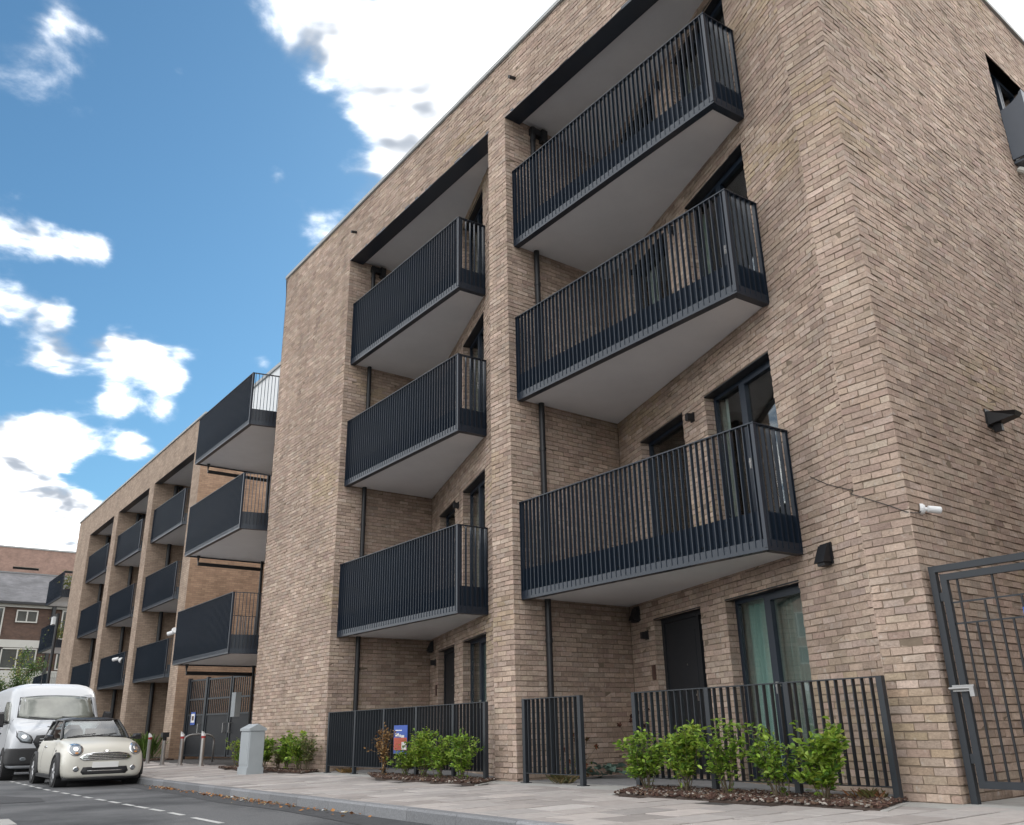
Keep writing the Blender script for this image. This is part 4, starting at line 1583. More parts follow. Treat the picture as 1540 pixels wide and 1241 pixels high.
# ------------------------------------------------------------------ railings
def railing(name, label, cat, x0, x1, y, h, posts, group=None, pitch=0.098, both_ends=True):
    t = thing(name, label, cat, ((x0 + x1) / 2, y, gz(x0)), group)
    g = lambda x: gz(x)
    ps = []
    for x in posts:
        m = MB()
        m.box(x - 0.03, x + 0.03, y - 0.03, y + 0.03, g(x) - 0.05, g(x) + h - 0.012)
        m.box(x - 0.06, x + 0.06, y - 0.055, y + 0.055, g(x) - 0.01, g(x) + 0.012)
        m.build('post', 'fence_metal', t)
    m = MB()
    m.add([(x0 - 0.03, y - 0.03, g(x0) + h - 0.012), (x1 + 0.03, y - 0.03, g(x1) + h - 0.012), (x1 + 0.03, y + 0.03, g(x1) + h - 0.012), (x0 - 0.03, y + 0.03, g(x0) + h - 0.012),
           (x0 - 0.03, y - 0.03, g(x0) + h), (x1 + 0.03, y - 0.03, g(x1) + h), (x1 + 0.03, y + 0.03, g(x1) + h), (x0 - 0.03, y + 0.03, g(x0) + h)], BOXF)
    m.build('top_rail', 'fence_metal', t)
    m = MB()
    m.add([(x0, y - 0.025, g(x0) + 0.125), (x1, y - 0.025, g(x1) + 0.125), (x1, y + 0.025, g(x1) + 0.125), (x0, y + 0.025, g(x0) + 0.125),
           (x0, y - 0.025, g(x0) + 0.135), (x1, y - 0.025, g(x1) + 0.135), (x1, y + 0.025, g(x1) + 0.135), (x0, y + 0.025, g(x0) + 0.135)], BOXF)
    m.build('bottom_rail', 'fence_metal', t)
    me = box_mesh(0.010, 0.05, h - 0.012 - 0.135, 'fence_metal')
    for a, b in zip(posts[:-1], posts[1:]):
        n = max(int(round((b - a) / pitch)), 2)
        for i in range(1, n):
            x = a + (b - a) * i / n
            link('bar', me, (x, y, g(x) + 0.135), t)
    return t


RY = -0.12
railing('railing', 'dark grey railing in front of the teal curtained window, ending at the brick corner', 'railing', -3.84, -0.52, RY, 1.10, [-3.84, -2.66, -1.58, -0.52])
railing('railing', 'short railing panel standing beside the brick pier, left of the entrance gap', 'railing', -6.08, -4.87, RY, 1.11, [-6.08, -4.87], pitch=0.105)
railing('railing', 'long dark railing between the brick pier and the plain brick wall', 'railing', -12.45, -7.06, RY, 1.11, [-12.45, -11.32, -10.2, -9.07, -7.93, -7.06])

# ------------------------------------------------------------------ side gate by the right corner
gt = thing('side_gate', 'dark metal bar gate with a steel bolt beside the brick corner', 'gate', (0.7, 0.12, 0))
gy = 0.10
ga = 0.0
m = MB()
m.box(0.035, 0.095, gy - 0.03, gy + 0.03, -0.02, 2.0)
m.box(0.035, 2.2, gy - 0.03, gy + 0.03, 2.0, 2.06)
m.box(0.095, 0.17, gy - 0.02, gy + 0.02, 1.73, 1.81)
m.box(0.095, 0.17, gy - 0.02, gy + 0.02, 0.33, 0.41)
m.build('gate_post', 'fence_metal', gt)
m = MB()
m.box(0.13, 0.19, gy - 0.028, gy + 0.022, 0.13, 1.975)
m.box(0.19, 2.2, gy - 0.028, gy + 0.022, 1.915, 1.975)
m.box(0.19, 2.2, gy - 0.028, gy + 0.022, 0.13, 0.19)
m.build('gate_frame', 'fence_metal', gt)
for z in (1.71, 1.52):
    m = MB()
    m.box(0.19, 2.2, gy - 0.006, gy + 0.006, z - 0.007, z + 0.007)
    m.build('cross_rail', 'fence_metal', gt)
k = 0
x = 0.275
while x < 2.15:
    top = (1.915, 1.52, 1.70)[k % 3]
    m = MB()
    m.tube([(x, gy, 0.19), (x, gy, top)], 0.012, 8)
    m.build('bar', 'black_metal', gt)
    x += 0.106
    k += 1
m = MB()
m.box(0.075, 0.27, gy - 0.060, gy - 0.03, 0.93, 0.985)
m.tube([(0.05, gy - 0.07, 0.957), (0.26, gy - 0.07, 0.957)], 0.013, 10)
m.box(0.235, 0.275, gy - 0.085, gy - 0.03, 0.885, 0.97)
m.build('bolt', 'steel_dull', gt)
m = MB()
m.box(0.80, 1.2, gy - 0.022, gy - 0.014, 1.5, 1.60)
m.build('sign_plate', 'blue_sign', gt)

# ------------------------------------------------------------------ double gate across the passage
pg = thing('passage_gate', 'dark double gate with barred top closing the passage between the two blocks', 'gate', (-26.5, 3.4, gz(-26)))
p0 = Vector((FR + 0.15, 2.15))
p1 = Vector((-24.2, 3.15))
fG = Frame(p0, (p1 - p0), ((p1 - p0).y, -(p1 - p0).x))
GL = (p1 - p0).length
zb = gz(-27)
HT = 2.72
splits = [0.0, 1.25, 1.42, 3.0, GL]
for u in (0.05, 1.33, GL - 0.05):
    m = MB()
    m.obox(fG, u - 0.06, u + 0.06, -0.06, 0.06, zb - 0.05, zb + HT)
    m.build('gate_post', 'fence_metal', pg)
for a, b in ((0.12, 1.26), (1.40, 2.94), (3.0, GL - 0.12)):
    m = MB()
    m.obox(fG, a, a + 0.07, -0.03, 0.03, zb + 0.08, zb + HT - 0.05)
    m.obox(fG, b - 0.07, b, -0.03, 0.03, zb + 0.08, zb + HT - 0.05)
    for z in (0.08, 1.42, 1.95, HT - 0.11):
        m.obox(fG, a + 0.07, b - 0.07, -0.03, 0.03, zb + z, zb + z + 0.06)
    lf = m.build('gate_leaf', 'fence_metal', pg)
    m = MB()
    m.obox(fG, a + 0.07, b - 0.07, -0.006, 0.006, zb + 0.14, zb + 1.42)
    m.build('sheet_panel', 'door_black', lf)
    n = int((b - a - 0.14) / 0.135)
    for i in range(1, n + 1):
        u = a + 0.07 + (b - a - 0.14) * i / (n + 1)
        m = MB()
        m.obox(fG, u - 0.015, u + 0.015, -0.015, 0.015, zb + 1.48, zb + HT - 0.11)
        m.build('bar', 'fence_metal', lf)
    u = b - 0.2 if a < 2 else a + 0.12
    m = MB()
    m.tube([fG.p(u, 0.03, zb + 0.85), fG.p(u, 0.1, zb + 0.85), fG.p(u, 0.1, zb + 1.15), fG.p(u, 0.03, zb + 1.15)], 0.02, 6)
    m.build('pull_handle', 'steel_dull', lf)
m = MB()
m.obox(fG, 0.42, 0.72, 0.035, 0.045, zb + 1.12, zb + 1.55)
nt_ = m.build('notice', 'blue_sign', pg)
m = MB()
m.obox(fG, 0.45, 0.69, 0.0455, 0.048, zb + 1.20, zb + 1.49)
m.build('notice_sheet', 'plate_white', nt_)
m = MB()
m.obox(fG, 0.50, 0.64, 0.0485, 0.05, zb + 1.27, zb + 1.42)
m.build('notice_print', 'brown_box', nt_)

# ------------------------------------------------------------------ street furniture
def cabinet():
    t = thing('utility_cabinet', 'pale grey utility cabinet with a peaked top standing on the pavement', 'cabinet', (-14.3, -0.85, gz(-14.3)))
    z = gz(-14.3, -1)
    x0, x1, y0, y1 = -14.36, -13.86, -1.2, -0.88
    m = MB()
    m.bevbox(x0, x1, y0, y1, z - 0.05, z + 0.82, 0.012)
    m.build('body', 'cabinet_grey', t)
    m = MB()
    e = 0.02
    zz = z + 0.82
    r = [[(x0 - e, y0 - e), (x0 - e, (y0 + y1) / 2), (x0 - e, y1 + e)], [(x1 + e, y0 - e), (x1 + e, (y0 + y1) / 2), (x1 + e, y1 + e)]]
    vs = []
    for row in r:
        vs += [(row[0][0], row[0][1], zz), (row[2][0], row[2][1], zz), (row[2][0], row[2][1], zz + 0.045), (row[1][0], row[1][1], zz + 0.135), (row[0][0], row[0][1], zz + 0.045)]
    m.add(vs, [(0, 1, 2, 3, 4), (9, 8, 7, 6, 5), (0, 4, 9, 5), (4, 3, 8, 9), (3, 2, 7, 8), (2, 1, 6, 7), (1, 0, 5, 6)])
    m.build('lid', 'cabinet_grey', t)
    m = MB()
    m.box(x0 + 0.02, x1 - 0.02, y0 - 0.008, y0 + 0.001, z + 0.18, z + 0.79)
    m.box(x0 + 0.38, x0 + 0.40, y0 - 0.012, y0 - 0.007, z + 0.45, z + 0.55)
    m.build('door', 'cabinet_grey', t)
    m = MB()
    m.box(x0 - 0.012, x1 + 0.012, y0 - 0.014, y1 + 0.012, z - 0.05, z + 0.13)
    m.build('plinth', 'cabinet_grey', t)


cabinet()


def bollard(x, y, label, h, black=False):
    z = gz(x)
    t = thing('bollard', label, 'bollard', (x, y, z))
    lean = 0.06
    m = MB()
    m.tube([(x, y, z - 0.02), (x, y, z + 0.02)], 0.085, 14)
    m.tube([(x, y, z + 0.02), (x, y, z + h - 0.1)], 0.052, 14)
    m.build('shaft', 'steel', t)
    m = MB()
    m.tube([(x, y, z + h - 0.19), (x, y, z + h - 0.13)], 0.0545, 14)
    m.build('band', 'reflector_red' if not black else 'black_metal', t)
    m = MB()
    n = 14
    r = 0.056
    lo = [(x + r * math.cos(k * math.tau / n), y + r * math.sin(k * math.tau / n), z + h - 0.13) for k in range(n)]
    hi = [(x + r * math.cos(k * math.tau / n), y + r * math.sin(k * math.tau / n), z + h - 0.055 + 0.055 * (math.cos(k * math.tau / n + 2.3))) for k in range(n)]
    m.loft([lo, hi])
    if black:
        m.box(x - 0.10, x + 0.10, y - 0.09, y + 0.09, z + h - 0.10, z + h + 0.03)
    m.build('cap', 'white_plastic' if not black else 'black_metal', t)


bollard(-20.15, -0.10, 'steel bollard with white slanted cap in front of the cycle hoop', 0.87)
bollard(-21.55, -0.22, 'steel bollard with white slanted cap between the cycle hoop and the black topped bollard', 0.87)
bollard(-22.95, -0.30, 'steel bollard with a black boxy head', 0.83, True)
bollard(-24.9, -0.18, 'slim steel bollard with white cap right behind the cream car\'s wing mirror', 0.87)
t = MB()
hp = [(-23.95, 0.55, gz(-24) - 0.05)]
for k in range(0, 13):
    a = math.pi - k * math.pi / 12
    cx = 0.0
    yy = 1.05 + 0.52 * math.cos(a) * (1 if abs(math.cos(a)) < 2 else 1)
    hp.append((-23.95 - 0.25 * (yy - 0.55), 1.05 + 0.5 * math.copysign(abs(math.cos(a)) ** 0.6, math.cos(a)), gz(-24) + 0.53 + 0.26 * math.sin(a) ** 0.7))
hp.append((-24.2, 1.55, gz(-24) - 0.05))
t.tube(hp, 0.03, 10)
tag(t.build('cycle_stand', 'steel_dull', smooth=True), 'steel hoop for locking bicycles in front of the dark passage gate', 'cycle stand')

# security cameras
def cctv(name, label, p, aim, wallp):
    p, aim, wallp = Vector(p), Vector(aim).normalized(), Vector(wallp)
    t = thing(name, label, 'camera', tuple(wallp))
    m = MB()
    d = (p - wallp).normalized()
    m.tube([wallp, wallp + d * 0.03], 0.055, 14)
    m.tube([wallp + d * 0.03, wallp + d * 0.05], [0.052, 0.04], 14)
    m.tube([wallp + d * 0.04, p], 0.02, 8)
    m.build('mount', 'white_plastic', t)
    m = MB()
    m.tube([p - aim * 0.05, p - aim * 0.045, p + aim * 0.07, p + aim * 0.078], [0.022, 0.034, 0.036, 0.031], 14)
    m.build('camera_body', 'white_plastic', t)
    m = MB()
    m.tube([p + aim * 0.078, p + aim * 0.08], 0.024, 12)
    m.build('lens', 'black_metal', t)
    return t


cctv('security_camera', 'white bullet security camera on the brick corner with a trailing cable', (0.09, 0.27, 2.635), (0.60, 0.75, -0.12), (-0.006, 0.20, 2.65))
m = MB()
fr1 = Frame((X1L, YD), (BAYW, YE - YD), (YE - YD, -BAYW))
cab = [fr1.p(5.3, 0.012, 3.40), fr1.p(5.6, 0.010, 3.22), fr1.p(6.0, 0.012, 3.05), (-0.58, -0.014, 2.9), (-0.50, -0.012, 2.86), (-0.2, -0.012, 2.70), (-0.03, -0.012, 2.60), (0.014, 0.02, 2.585), (0.02, 0.14, 2.60), (0.02, 0.2, 2.63)]
m.tube(cab, 0.005, 6)
tag(m.build('cable', 'cable_black'), 'thin black cable drooping across the brick wall to the corner camera', 'cable')
cctv('security_camera', 'white twin dome security camera at the low balcony over the passage gate', (-23.06, -0.37, 3.58), (-0.5, -0.8, -0.3), (-22.97, -0.34, 3.62))
cctv('security_camera', 'white security camera fixed on the middle low balcony of the farther block', (-38.57, YF + 0.02, 3.88), (-0.6, -0.7, -0.2), (-38.5, YF + 0.11, 3.85))
for o in list(bpy.data.objects):
    if o.type == 'EMPTY' and o.name.startswith('security_camera') and o.location.x < -20:
        o.scale = (2.2, 2.2, 2.2) if o.location.x < -30 else (1.7, 1.7, 1.7)

# printed poster fixed to the long railing
t = thing('poster', 'blue poster with red and white print fixed on the long railing', 'poster', (-9.55, RY - 0.04, 0.5))
z = 0.31
m = MB()
m.box(-9.78, -9.32, RY - 0.045, RY - 0.037, z + 0.0, z + 0.46)
m.build('board', 'blue_sign', t)
m = MB()
m.box(-9.77, -9.33, RY - 0.048, RY - 0.0455, z + 0.06, z + 0.26)
m.build('print_panel', 'red_print', t)
m = MB()
for k, (a, b, c, d) in enumerate(((-9.72, -9.60, 0.28, 0.33), (-9.58, -9.53, 0.27, 0.31), (-9.52, -9.42, 0.26, 0.30), (-9.72, -9.50, 0.37, 0.385))):
    m.box(a, b, RY - 0.049, RY - 0.0455, z + c, z + d)
m.prism([(-9.50, RY - 0.0495), (-9.34, RY - 0.0495), (-9.34, RY - 0.0482), (-9.50, RY - 0.0482)], z + 0.07, z + 0.19)
m.build('lettering', 'plate_white', t)

# fallen leaves and litter in the gutter
lf = MB()
for _ in range(420):
    x = -rng.choice([rng.normal(8.3, 1.2), rng.uniform(4.5, 13.5), rng.normal(13.2, 0.5)])
    y = kerb_y(x) - abs(rng.normal(0.0, 0.10)) - 0.015
    a = rng.uniform(0, math.tau)
    s = rng.uniform(0.012, 0.035)
    t_ = rng.random()
    col = np.array((0.36, 0.17, 0.06)) if t_ < 0.5 else (np.array((0.22, 0.10, 0.045)) if t_ < 0.8 else (np.array((0.45, 0.36, 0.22)) if t_ < 0.93 else np.array((0.6, 0.6, 0.58))))
    col = col * rng.uniform(0.7, 1.3)
    z = rz(x) + 0.008 + rng.uniform(0, 0.014)
    ca, sa = math.cos(a) * s, math.sin(a) * s
    k = rng.uniform(-0.4, 0.4)
    lf.add([(x - ca, y - sa, z), (x + sa * .6, y - ca * .6, z + s * k), (x + ca, y + sa, z + s * 0.3), (x - sa * .6, y + ca * .6, z + s * abs(k) * 2)], [(0, 1, 2), (0, 2, 3)], tuple(col))
o = lf.build('leaf_litter', 'dead_leaf', None, 'stuff')
o['label'] = 'brown fallen leaves and scraps gathered in the gutter'
o['category'] = 'leaves'
for (x, y) in ((-5.2, -1.2), (-7.6, -1.4), (-9.8, -1.9), (-4.1, -1.6), (-11.9, -1.1), (-13.0, -1.6)):
    pass

# ------------------------------------------------------------------ plants
def leaf_mesh(name, mat, parent, P, D, U, ln, wd, cols, kind='stuff'):
    """many leaves as folded, pointed blades: P base, D direction, U up-ish normal"""
    n = len(P)
    D = D / np.linalg.norm(D, axis=1, keepdims=True)
    S = np.cross(D, U)
    S /= np.maximum(np.linalg.norm(S, axis=1, keepdims=True), 1e-6)
    Nn = np.cross(S, D)
    l, w = ln[:, None], wd[:, None]
    a = P
    t = P + D * l - Nn * l * 0.12
    m = P + D * l * 0.5
    fold = 0.18
    lf = P + D * l * 0.38 + S * w * 0.5 + Nn * w * fold
    rf = P + D * l * 0.38 - S * w * 0.5 + Nn * w * fold
    l2 = P + D * l * 0.74 + S * w * 0.40 + Nn * w * fold * 0.6
    r2 = P + D * l * 0.74 - S * w * 0.40 + Nn * w * fold * 0.6
    V = np.stack([a, lf, l2, t, r2, rf, m], 1).reshape(-1, 3)
    f = np.array([(0, 6, 1), (1, 6, 2), (2, 6, 3), (0, 5, 6), (5, 4, 6), (4, 3, 6)])
    F = (f[None] + (np.arange(n) * 7)[:, None, None]).reshape(-1, 3)
    lo = V.min(0)
    hi = V.max(0)
    o = Vector(((lo[0] + hi[0]) / 2, (lo[1] + hi[1]) / 2, lo[2]))
    me = bpy.data.meshes.new(name)
    me.from_pydata((V - np.array(o)).tolist(), [], F.tolist())
    me.materials.append(M[mat])
    at = me.attributes.new('pc', 'FLOAT_COLOR', 'FACE')
    buf = np.ones((len(F), 4), np.float32)
    buf[:, :3] = np.repeat(cols, 6, 0)
    at.data.foreach_set('color', buf.ravel())
    return link(name, me, o, parent, kind)


def unit(n):
    v = rng.normal(size=(n, 3))
    return v / np.linalg.norm(v, axis=1, keepdims=True)


GREENS = [(0.19, 0.32, 0.035), (0.25, 0.385, 0.045), (0.12, 0.235, 0.03), (0.31, 0.43, 0.07), (0.075, 0.155, 0.025), (0.22, 0.31, 0.05)]
DEAD = [(0.22, 0.115, 0.042), (0.28, 0.165, 0.07), (0.15, 0.075, 0.03), (0.34, 0.23, 0.11)]
DULL = [(0.12, 0.16, 0.05), (0.17, 0.19, 0.07), (0.09, 0.12, 0.04), (0.20, 0.17, 0.08)]


def shrub(x, y, h, spread, label, leaves=620, pal=GREENS, mat='leaf', lsize=0.060, lean=(0, 0), stems=9, group=None, bare=0.22, name='shrub', yellow=0.0):
    z0 = gz(x) + 0.015
    leaves = int(leaves * rng.uniform(1.6, 2.1))
    spread *= 1.02
    stems += 3
    t = thing(name, label, 'shrub', (x, y, z0), group)
    st = MB()
    paths = []
    for k in range(stems):
        a = rng.uniform(0, math.tau)
        rr = spread * (0.35 + 0.65 * rng.random())
        hh = h * rng.uniform(0.62, 1.0)
        tip = Vector((x + lean[0] * h + math.cos(a) * rr, y + lean[1] * h + math.sin(a) * rr * 0.8, z0 + hh))
        b = Vector((x + rng.normal() * 0.025, y + rng.normal() * 0.025, z0 - 0.02))
        mid = b.lerp(tip, 0.45) + Vector((math.cos(a) * rr * 0.12, math.sin(a) * rr * 0.12, 0.03)) + Vector(rng.normal(0, 0.02, 3))
        path = []
        for i in range(7):
            s = i / 6
            path.append(b * (1 - s) ** 2 + mid * 2 * s * (1 - s) + tip * s * s)
        paths.append(path)
        st.tube(path, [0.006 * (1 - 0.75 * i / 6) for i in range(7)], 5)
        for j in range(3):
            i = rng.integers(2, 6)
            q = path[i]
            e = q + Vector((rng.normal() * 0.09, rng.normal() * 0.09, rng.uniform(0.03, 0.14)))
            st.tube([q, q.lerp(e, 0.5) + Vector((0, 0, 0.01)), e], [0.003, 0.0025, 0.0015], 4)
            paths.append([q.lerp(e, s / 6) for s in range(7)])
    st.build('stem', 'twig', t)
    P, D, cols = [], [], []
    pa = np.array(pal)
    tot = sum(1 for p in paths)
    for _ in range(leaves):
        pth = paths[rng.integers(len(paths))]
        s = rng.uniform(0, 1) ** 0.75 * 5.999
        i = int(s)
        q = pth[i].lerp(pth[min(i + 1, 6)], s - i)
        hrel = (q.z - z0) / h
        if hrel < bare and rng.random() < 0.75:
            continue
        d = Vector(unit(1)[0])
        d.z = abs(d.z) * 0.5 + 0.05
        out = Vector((q.x - x, q.y - y, 0))
        d = d + out * 1.5
        P.append(q + Vector(rng.normal(0, 0.022, 3)))
        D.append(d)
        c = pa[rng.integers(len(pa))] * rng.uniform(0.8, 1.2)
        # younger growth at the shoot tips is yellower
        c = c * (1 - 0.35 * max(0, hrel - 0.5)) + np.array((0.24, 0.34, 0.045)) * 0.35 * max(0, hrel - 0.5) if pal is GREENS else c
        if yellow and rng.random() < yellow:
            c = np.array((0.26, 0.33, 0.04)) * rng.uniform(0.8, 1.1)
        cols.append(c)
    n = len(P)
    U = np.tile(np.array([[0, 0, 1.0]]), (n, 1)) + rng.normal(0, 0.45, (n, 3))
    leaf_mesh('foliage', mat, t, np.array(P), np.array(D), U, rng.uniform(0.7, 1.25, n) * lsize, rng.uniform(0.45, 0.62, n) * lsize, np.array(cols))
    return t


# bed in front of the curtained window: five shrubs
shrub(-3.44, -0.40, 0.66, 0.27, 'low bushy green shrub at the entrance end of the mulch bed by the curtained window', 620)
shrub(-2.76, -0.48, 0.76, 0.27, 'bright green round leaved shrub second from the entrance end of the mulch bed', 680, yellow=0.25)
shrub(-2.17, -0.52, 0.77, 0.24, 'thin open green shrub in the middle of the mulch bed by the curtained window', 430, stems=8)
shrub(-1.52, -0.50, 0.72, 0.22, 'dark lower shrub with a leaning pale top, second from the brick corner', 520, lean=(-0.12, 0))
shrub(-0.98, -0.55, 0.72, 0.32, 'wide bright green shrub at the brick corner end of the mulch bed', 640, lsize=0.078, yellow=0.15, bare=0.12)
# bed in front of the long railing
shrub(-9.62, -0.45, 0.80, 0.10, 'dead brown upright shrub in front of the long railing', 330, pal=DEAD, mat='dead_leaf', stems=6, bare=0.05, lsize=0.05)
shrub(-8.95, -0.42, 0.60, 0.30, 'drooping yellow green shrub beside the dead brown shrub', 560, yellow=0.35)
shrub(-8.30, -0.44, 0.76, 0.28, 'tallest green shrub in the middle of the long railing bed', 640, yellow=0.3)
shrub(-7.78, -0.46, 0.70, 0.24, 'upright green shrub between the tallest shrub and the one by the pier', 520, yellow=0.1)
shrub(-7.10, -0.50, 0.70, 0.24, 'green shrub of the long railing bed closest to the brick pier', 560)
# bed in front of the plain brick wall
shrub(-15.30, -0.30, 0.66, 0.28, 'dark green shrub just behind the grey cabinet', 520, lsize=0.078)
shrub(-14.55, -0.28, 0.52, 0.14, 'sparse greyish shrub between two green ones by the plain wall', 170, pal=DULL, stems=6)
shrub(-14.05, -0.30, 0.76, 0.30, 'dense mid green shrub in front of the plain brick wall', 620, lsize=0.078)
shrub(-13.45, -0.32, 0.72, 0.24, 'bright green shrub against the plain brick wall', 460, lsize=0.078, yellow=0.15)
shrub(-13.05, -0.28, 0.74, 0.18, 'dry yellowish shrub at the wall edge by the long railing', 300, pal=DULL, stems=7)
shrub(-17.5, -0.12, 0.66, 0.22, 'lone yellow green shrub left of the grey cabinet', 300, yellow=0.4, stems=6)


def tuft(x, y, h, r, label, blades=130, pal=((0.10, 0.17, 0.035), (0.15, 0.2, 0.05), (0.07, 0.13, 0.03)), name='grass_clump', cat='plant', group=None):
    z0 = gz(x) + 0.01
    t = thing(name, label, cat, (x, y, z0), group)
    n = blades
    a = rng.uniform(0, math.tau, n)
    P = np.stack([x + rng.normal(0, r * 0.3, n), y + rng.normal(0, r * 0.3, n), np.full(n, z0 - 0.01)], 1)
    D = np.stack([np.cos(a) * r / h, np.sin(a) * r / h, np.full(n, 1.0)], 1) + rng.normal(0, 0.1, (n, 3))
    U = np.stack([-np.sin(a), np.cos(a), np.zeros(n)], 1) + rng.normal(0, 0.2, (n, 3))
    pa = np.array(pal)
    leaf_mesh('blades', 'leaf', t, P, D, U, h * rng.uniform(0.6, 1.05, n), np.full(n, 0.018 + 0.02 * h), pa[rng.integers(len(pa), size=n)] * rng.uniform(0.8, 1.2, (n, 1)), 'stuff')
    return t


tuft(-29.4, 0.85, 1.0, 0.5, 'tall grassy plant at the farther block behind the slim bollard', 220)
tuft(-31.0, 1.0, 0.85, 0.5, 'tall grassy plant behind the cream car\'s mirror by the farther block', 200)
tuft(-5.55, 0.12, 0.20, 0.24, 'low straw coloured grass under the short railing panel', 90, pal=((0.16, 0.13, 0.06), (0.10, 0.11, 0.04), (0.22, 0.17, 0.08)))
tuft(-12.0, 0.1, 0.16, 0.26, 'dry straw under the left end of the long railing', 80, pal=((0.30, 0.19, 0.07), (0.20, 0.13, 0.05)))
tuft(-0.78, -0.12, 0.16, 0.16, 'small reddish dry tuft at the brick corner end of the mulch bed', 70, pal=((0.24, 0.11, 0.05), (0.17, 0.12, 0.05), (0.12, 0.12, 0.04)))

# broad blue-green rosette and dried flowerheads in the entrance recess
hx, hy = -5.92, 1.15
t = thing('leafy_plant', 'low blue green broad leaved plant in the entrance recess', 'plant', (hx, hy, gz(hx)))
n = 46
a = rng.uniform(0, math.tau, n)
rr = rng.uniform(0.02, 0.26, n)
P = np.stack([hx + np.cos(a) * rr * 1.2, hy + np.sin(a) * rr, gz(hx) + 0.04 + rng.uniform(0, 0.14, n)], 1)
D = np.stack([np.cos(a), np.sin(a), rng.uniform(-0.2, 0.5, n)], 1)
cc = np.array((0.13, 0.20, 0.165)) * rng.uniform(0.7, 1.25, (n, 1))
leaf_mesh('leaves', 'leaf', t, P, D, np.tile([[0, 0, 1.0]], (n, 1)) + rng.normal(0, 0.25, (n, 3)), rng.uniform(0.11, 0.18, n), rng.uniform(0.09, 0.13, n), cc)


def dried(x, y, h, label, heads, cols, spread=0.16):
    z0 = gz(x) + 0.01
    t = thing('dried_plant', label, 'plant', (x, y, z0))
    m = MB()
    tips = []
    for k in range(heads):
        e = Vector((x + rng.normal() * spread, y + rng.normal() * spread * 0.6, z0 + h * rng.uniform(0.55, 1.0)))
        b = Vector((x + rng.normal() * 0.03, y + rng.normal() * 0.03, z0 - 0.01))
        mid = b.lerp(e, 0.5) + Vector(rng.normal(0, 0.02, 3))
        m.tube([b, mid, e], [0.005, 0.004, 0.003], 5)
        tips.append(e)
    m.build('stem', 'twig', t)
    P, D, c = [], [], []
    for e in tips:
        for _ in range(26):
            d = Vector(unit(1)[0])
            P.append(e)
            D.append(d)
            c.append(np.array(cols[rng.integers(len(cols))]) * rng.uniform(0.7, 1.2))
    n = len(P)
    leaf_mesh('flowerheads', 'dead_leaf', t, np.array(P), np.array(D), unit(n), rng.uniform(0.03, 0.05, n), np.full(n, 0.022), np.array(c))
    P, D, c = [], [], []
    for _ in range(120):
        P.append(Vector((x + rng.normal() * spread * 0.7, y + rng.normal() * 0.1, z0 + rng.uniform(0.02, 0.45) * h)))
        D.append(Vector(unit(1)[0]))
        c.append(np.array(cols[rng.integers(len(cols))]) * rng.uniform(0.7, 1.6) + np.array((0.02, 0.03, 0)) * rng.random())
    leaf_mesh('foliage', 'dead_leaf', t, np.array(P), np.array(D), unit(120), rng.uniform(0.04, 0.08, 120), np.full(120, 0.028), np.array(c))


dried(-5.72, 1.80, 0.95, 'tall dried plant with dark brown flowerheads against the recess wall', 9, [(0.07, 0.03, 0.025), (0.11, 0.05, 0.035)])
dried(-6.02, 0.78, 0.66, 'shorter dried plant with rusty heads behind the short railing panel', 7, [(0.16, 0.05, 0.03), (0.09, 0.05, 0.03), (0.07, 0.09, 0.03)])

# ------------------------------------------------------------------ small street tree far left
def tree(x, y, h, label, r=1.9, leaves=5200):
    z0 = gz(x) - 0.1
    t = thing('street_tree', label, 'tree', (x, y, z0))
    m = MB()
    m.tube([(x, y, z0), (x + 0.05, y, z0 + h * 0.3), (x + 0.1, y + 0.1, z0 + h * 0.55), (x, y + 0.1, z0 + h * 0.85)], [0.12, 0.09, 0.06, 0.02], 9)
    m.build('trunk', 'bark', t)
    br = MB()
    tips = []
    for k in range(22):
        a = rng.uniform(0, math.tau)
        b = Vector((x + 0.07, y + 0.05, z0 + h * rng.uniform(0.32, 0.7)))
        e = b + Vector((math.cos(a) * r * rng.uniform(0.5, 1), math.sin(a) * r * rng.uniform(0.5, 1), rng.uniform(0.1, 0.32) * h))
        mid = b.lerp(e, 0.5) + Vector((0, 0, 0.2))
        br.tube([b, mid, e], [0.045, 0.028, 0.01], 5)
        tips += [mid.lerp(e, s) for s in (0.2, 0.5, 0.8, 1.0)]
    br.build('branch', 'bark', t)
    cent = np.array([tips[rng.integers(len(tips))] for _ in range(leaves)])
    P = cent + rng.normal(0, 0.22, (leaves, 3))
    pal = np.array([(0.05, 0.10, 0.025), (0.08, 0.14, 0.03), (0.035, 0.075, 0.02), (0.22, 0.22, 0.04)])
    idx = rng.choice(4, leaves, p=[0.42, 0.3, 0.2, 0.08])
    up = (P[:, 2] > z0 + h * 0.72) & (P[:, 1] < y)
    idx[up & (rng.random(leaves) < 0.6)] = 3
    leaf_mesh('crown', 'leaf', t, P, unit(leaves) * np.array([[1, 1, 0.6]]) - np.array([[0, 0, 0.3]]), unit(leaves) + np.array([[0, 0, 0.8]]), rng.uniform(0.10, 0.17, leaves), rng.uniform(0.05, 0.08, leaves), pal[idx] * rng.uniform(0.75, 1.25, (leaves, 1)))


tree(-62.5, 0.9, 6.6, 'small street tree with yellowing leaves beyond the white van')

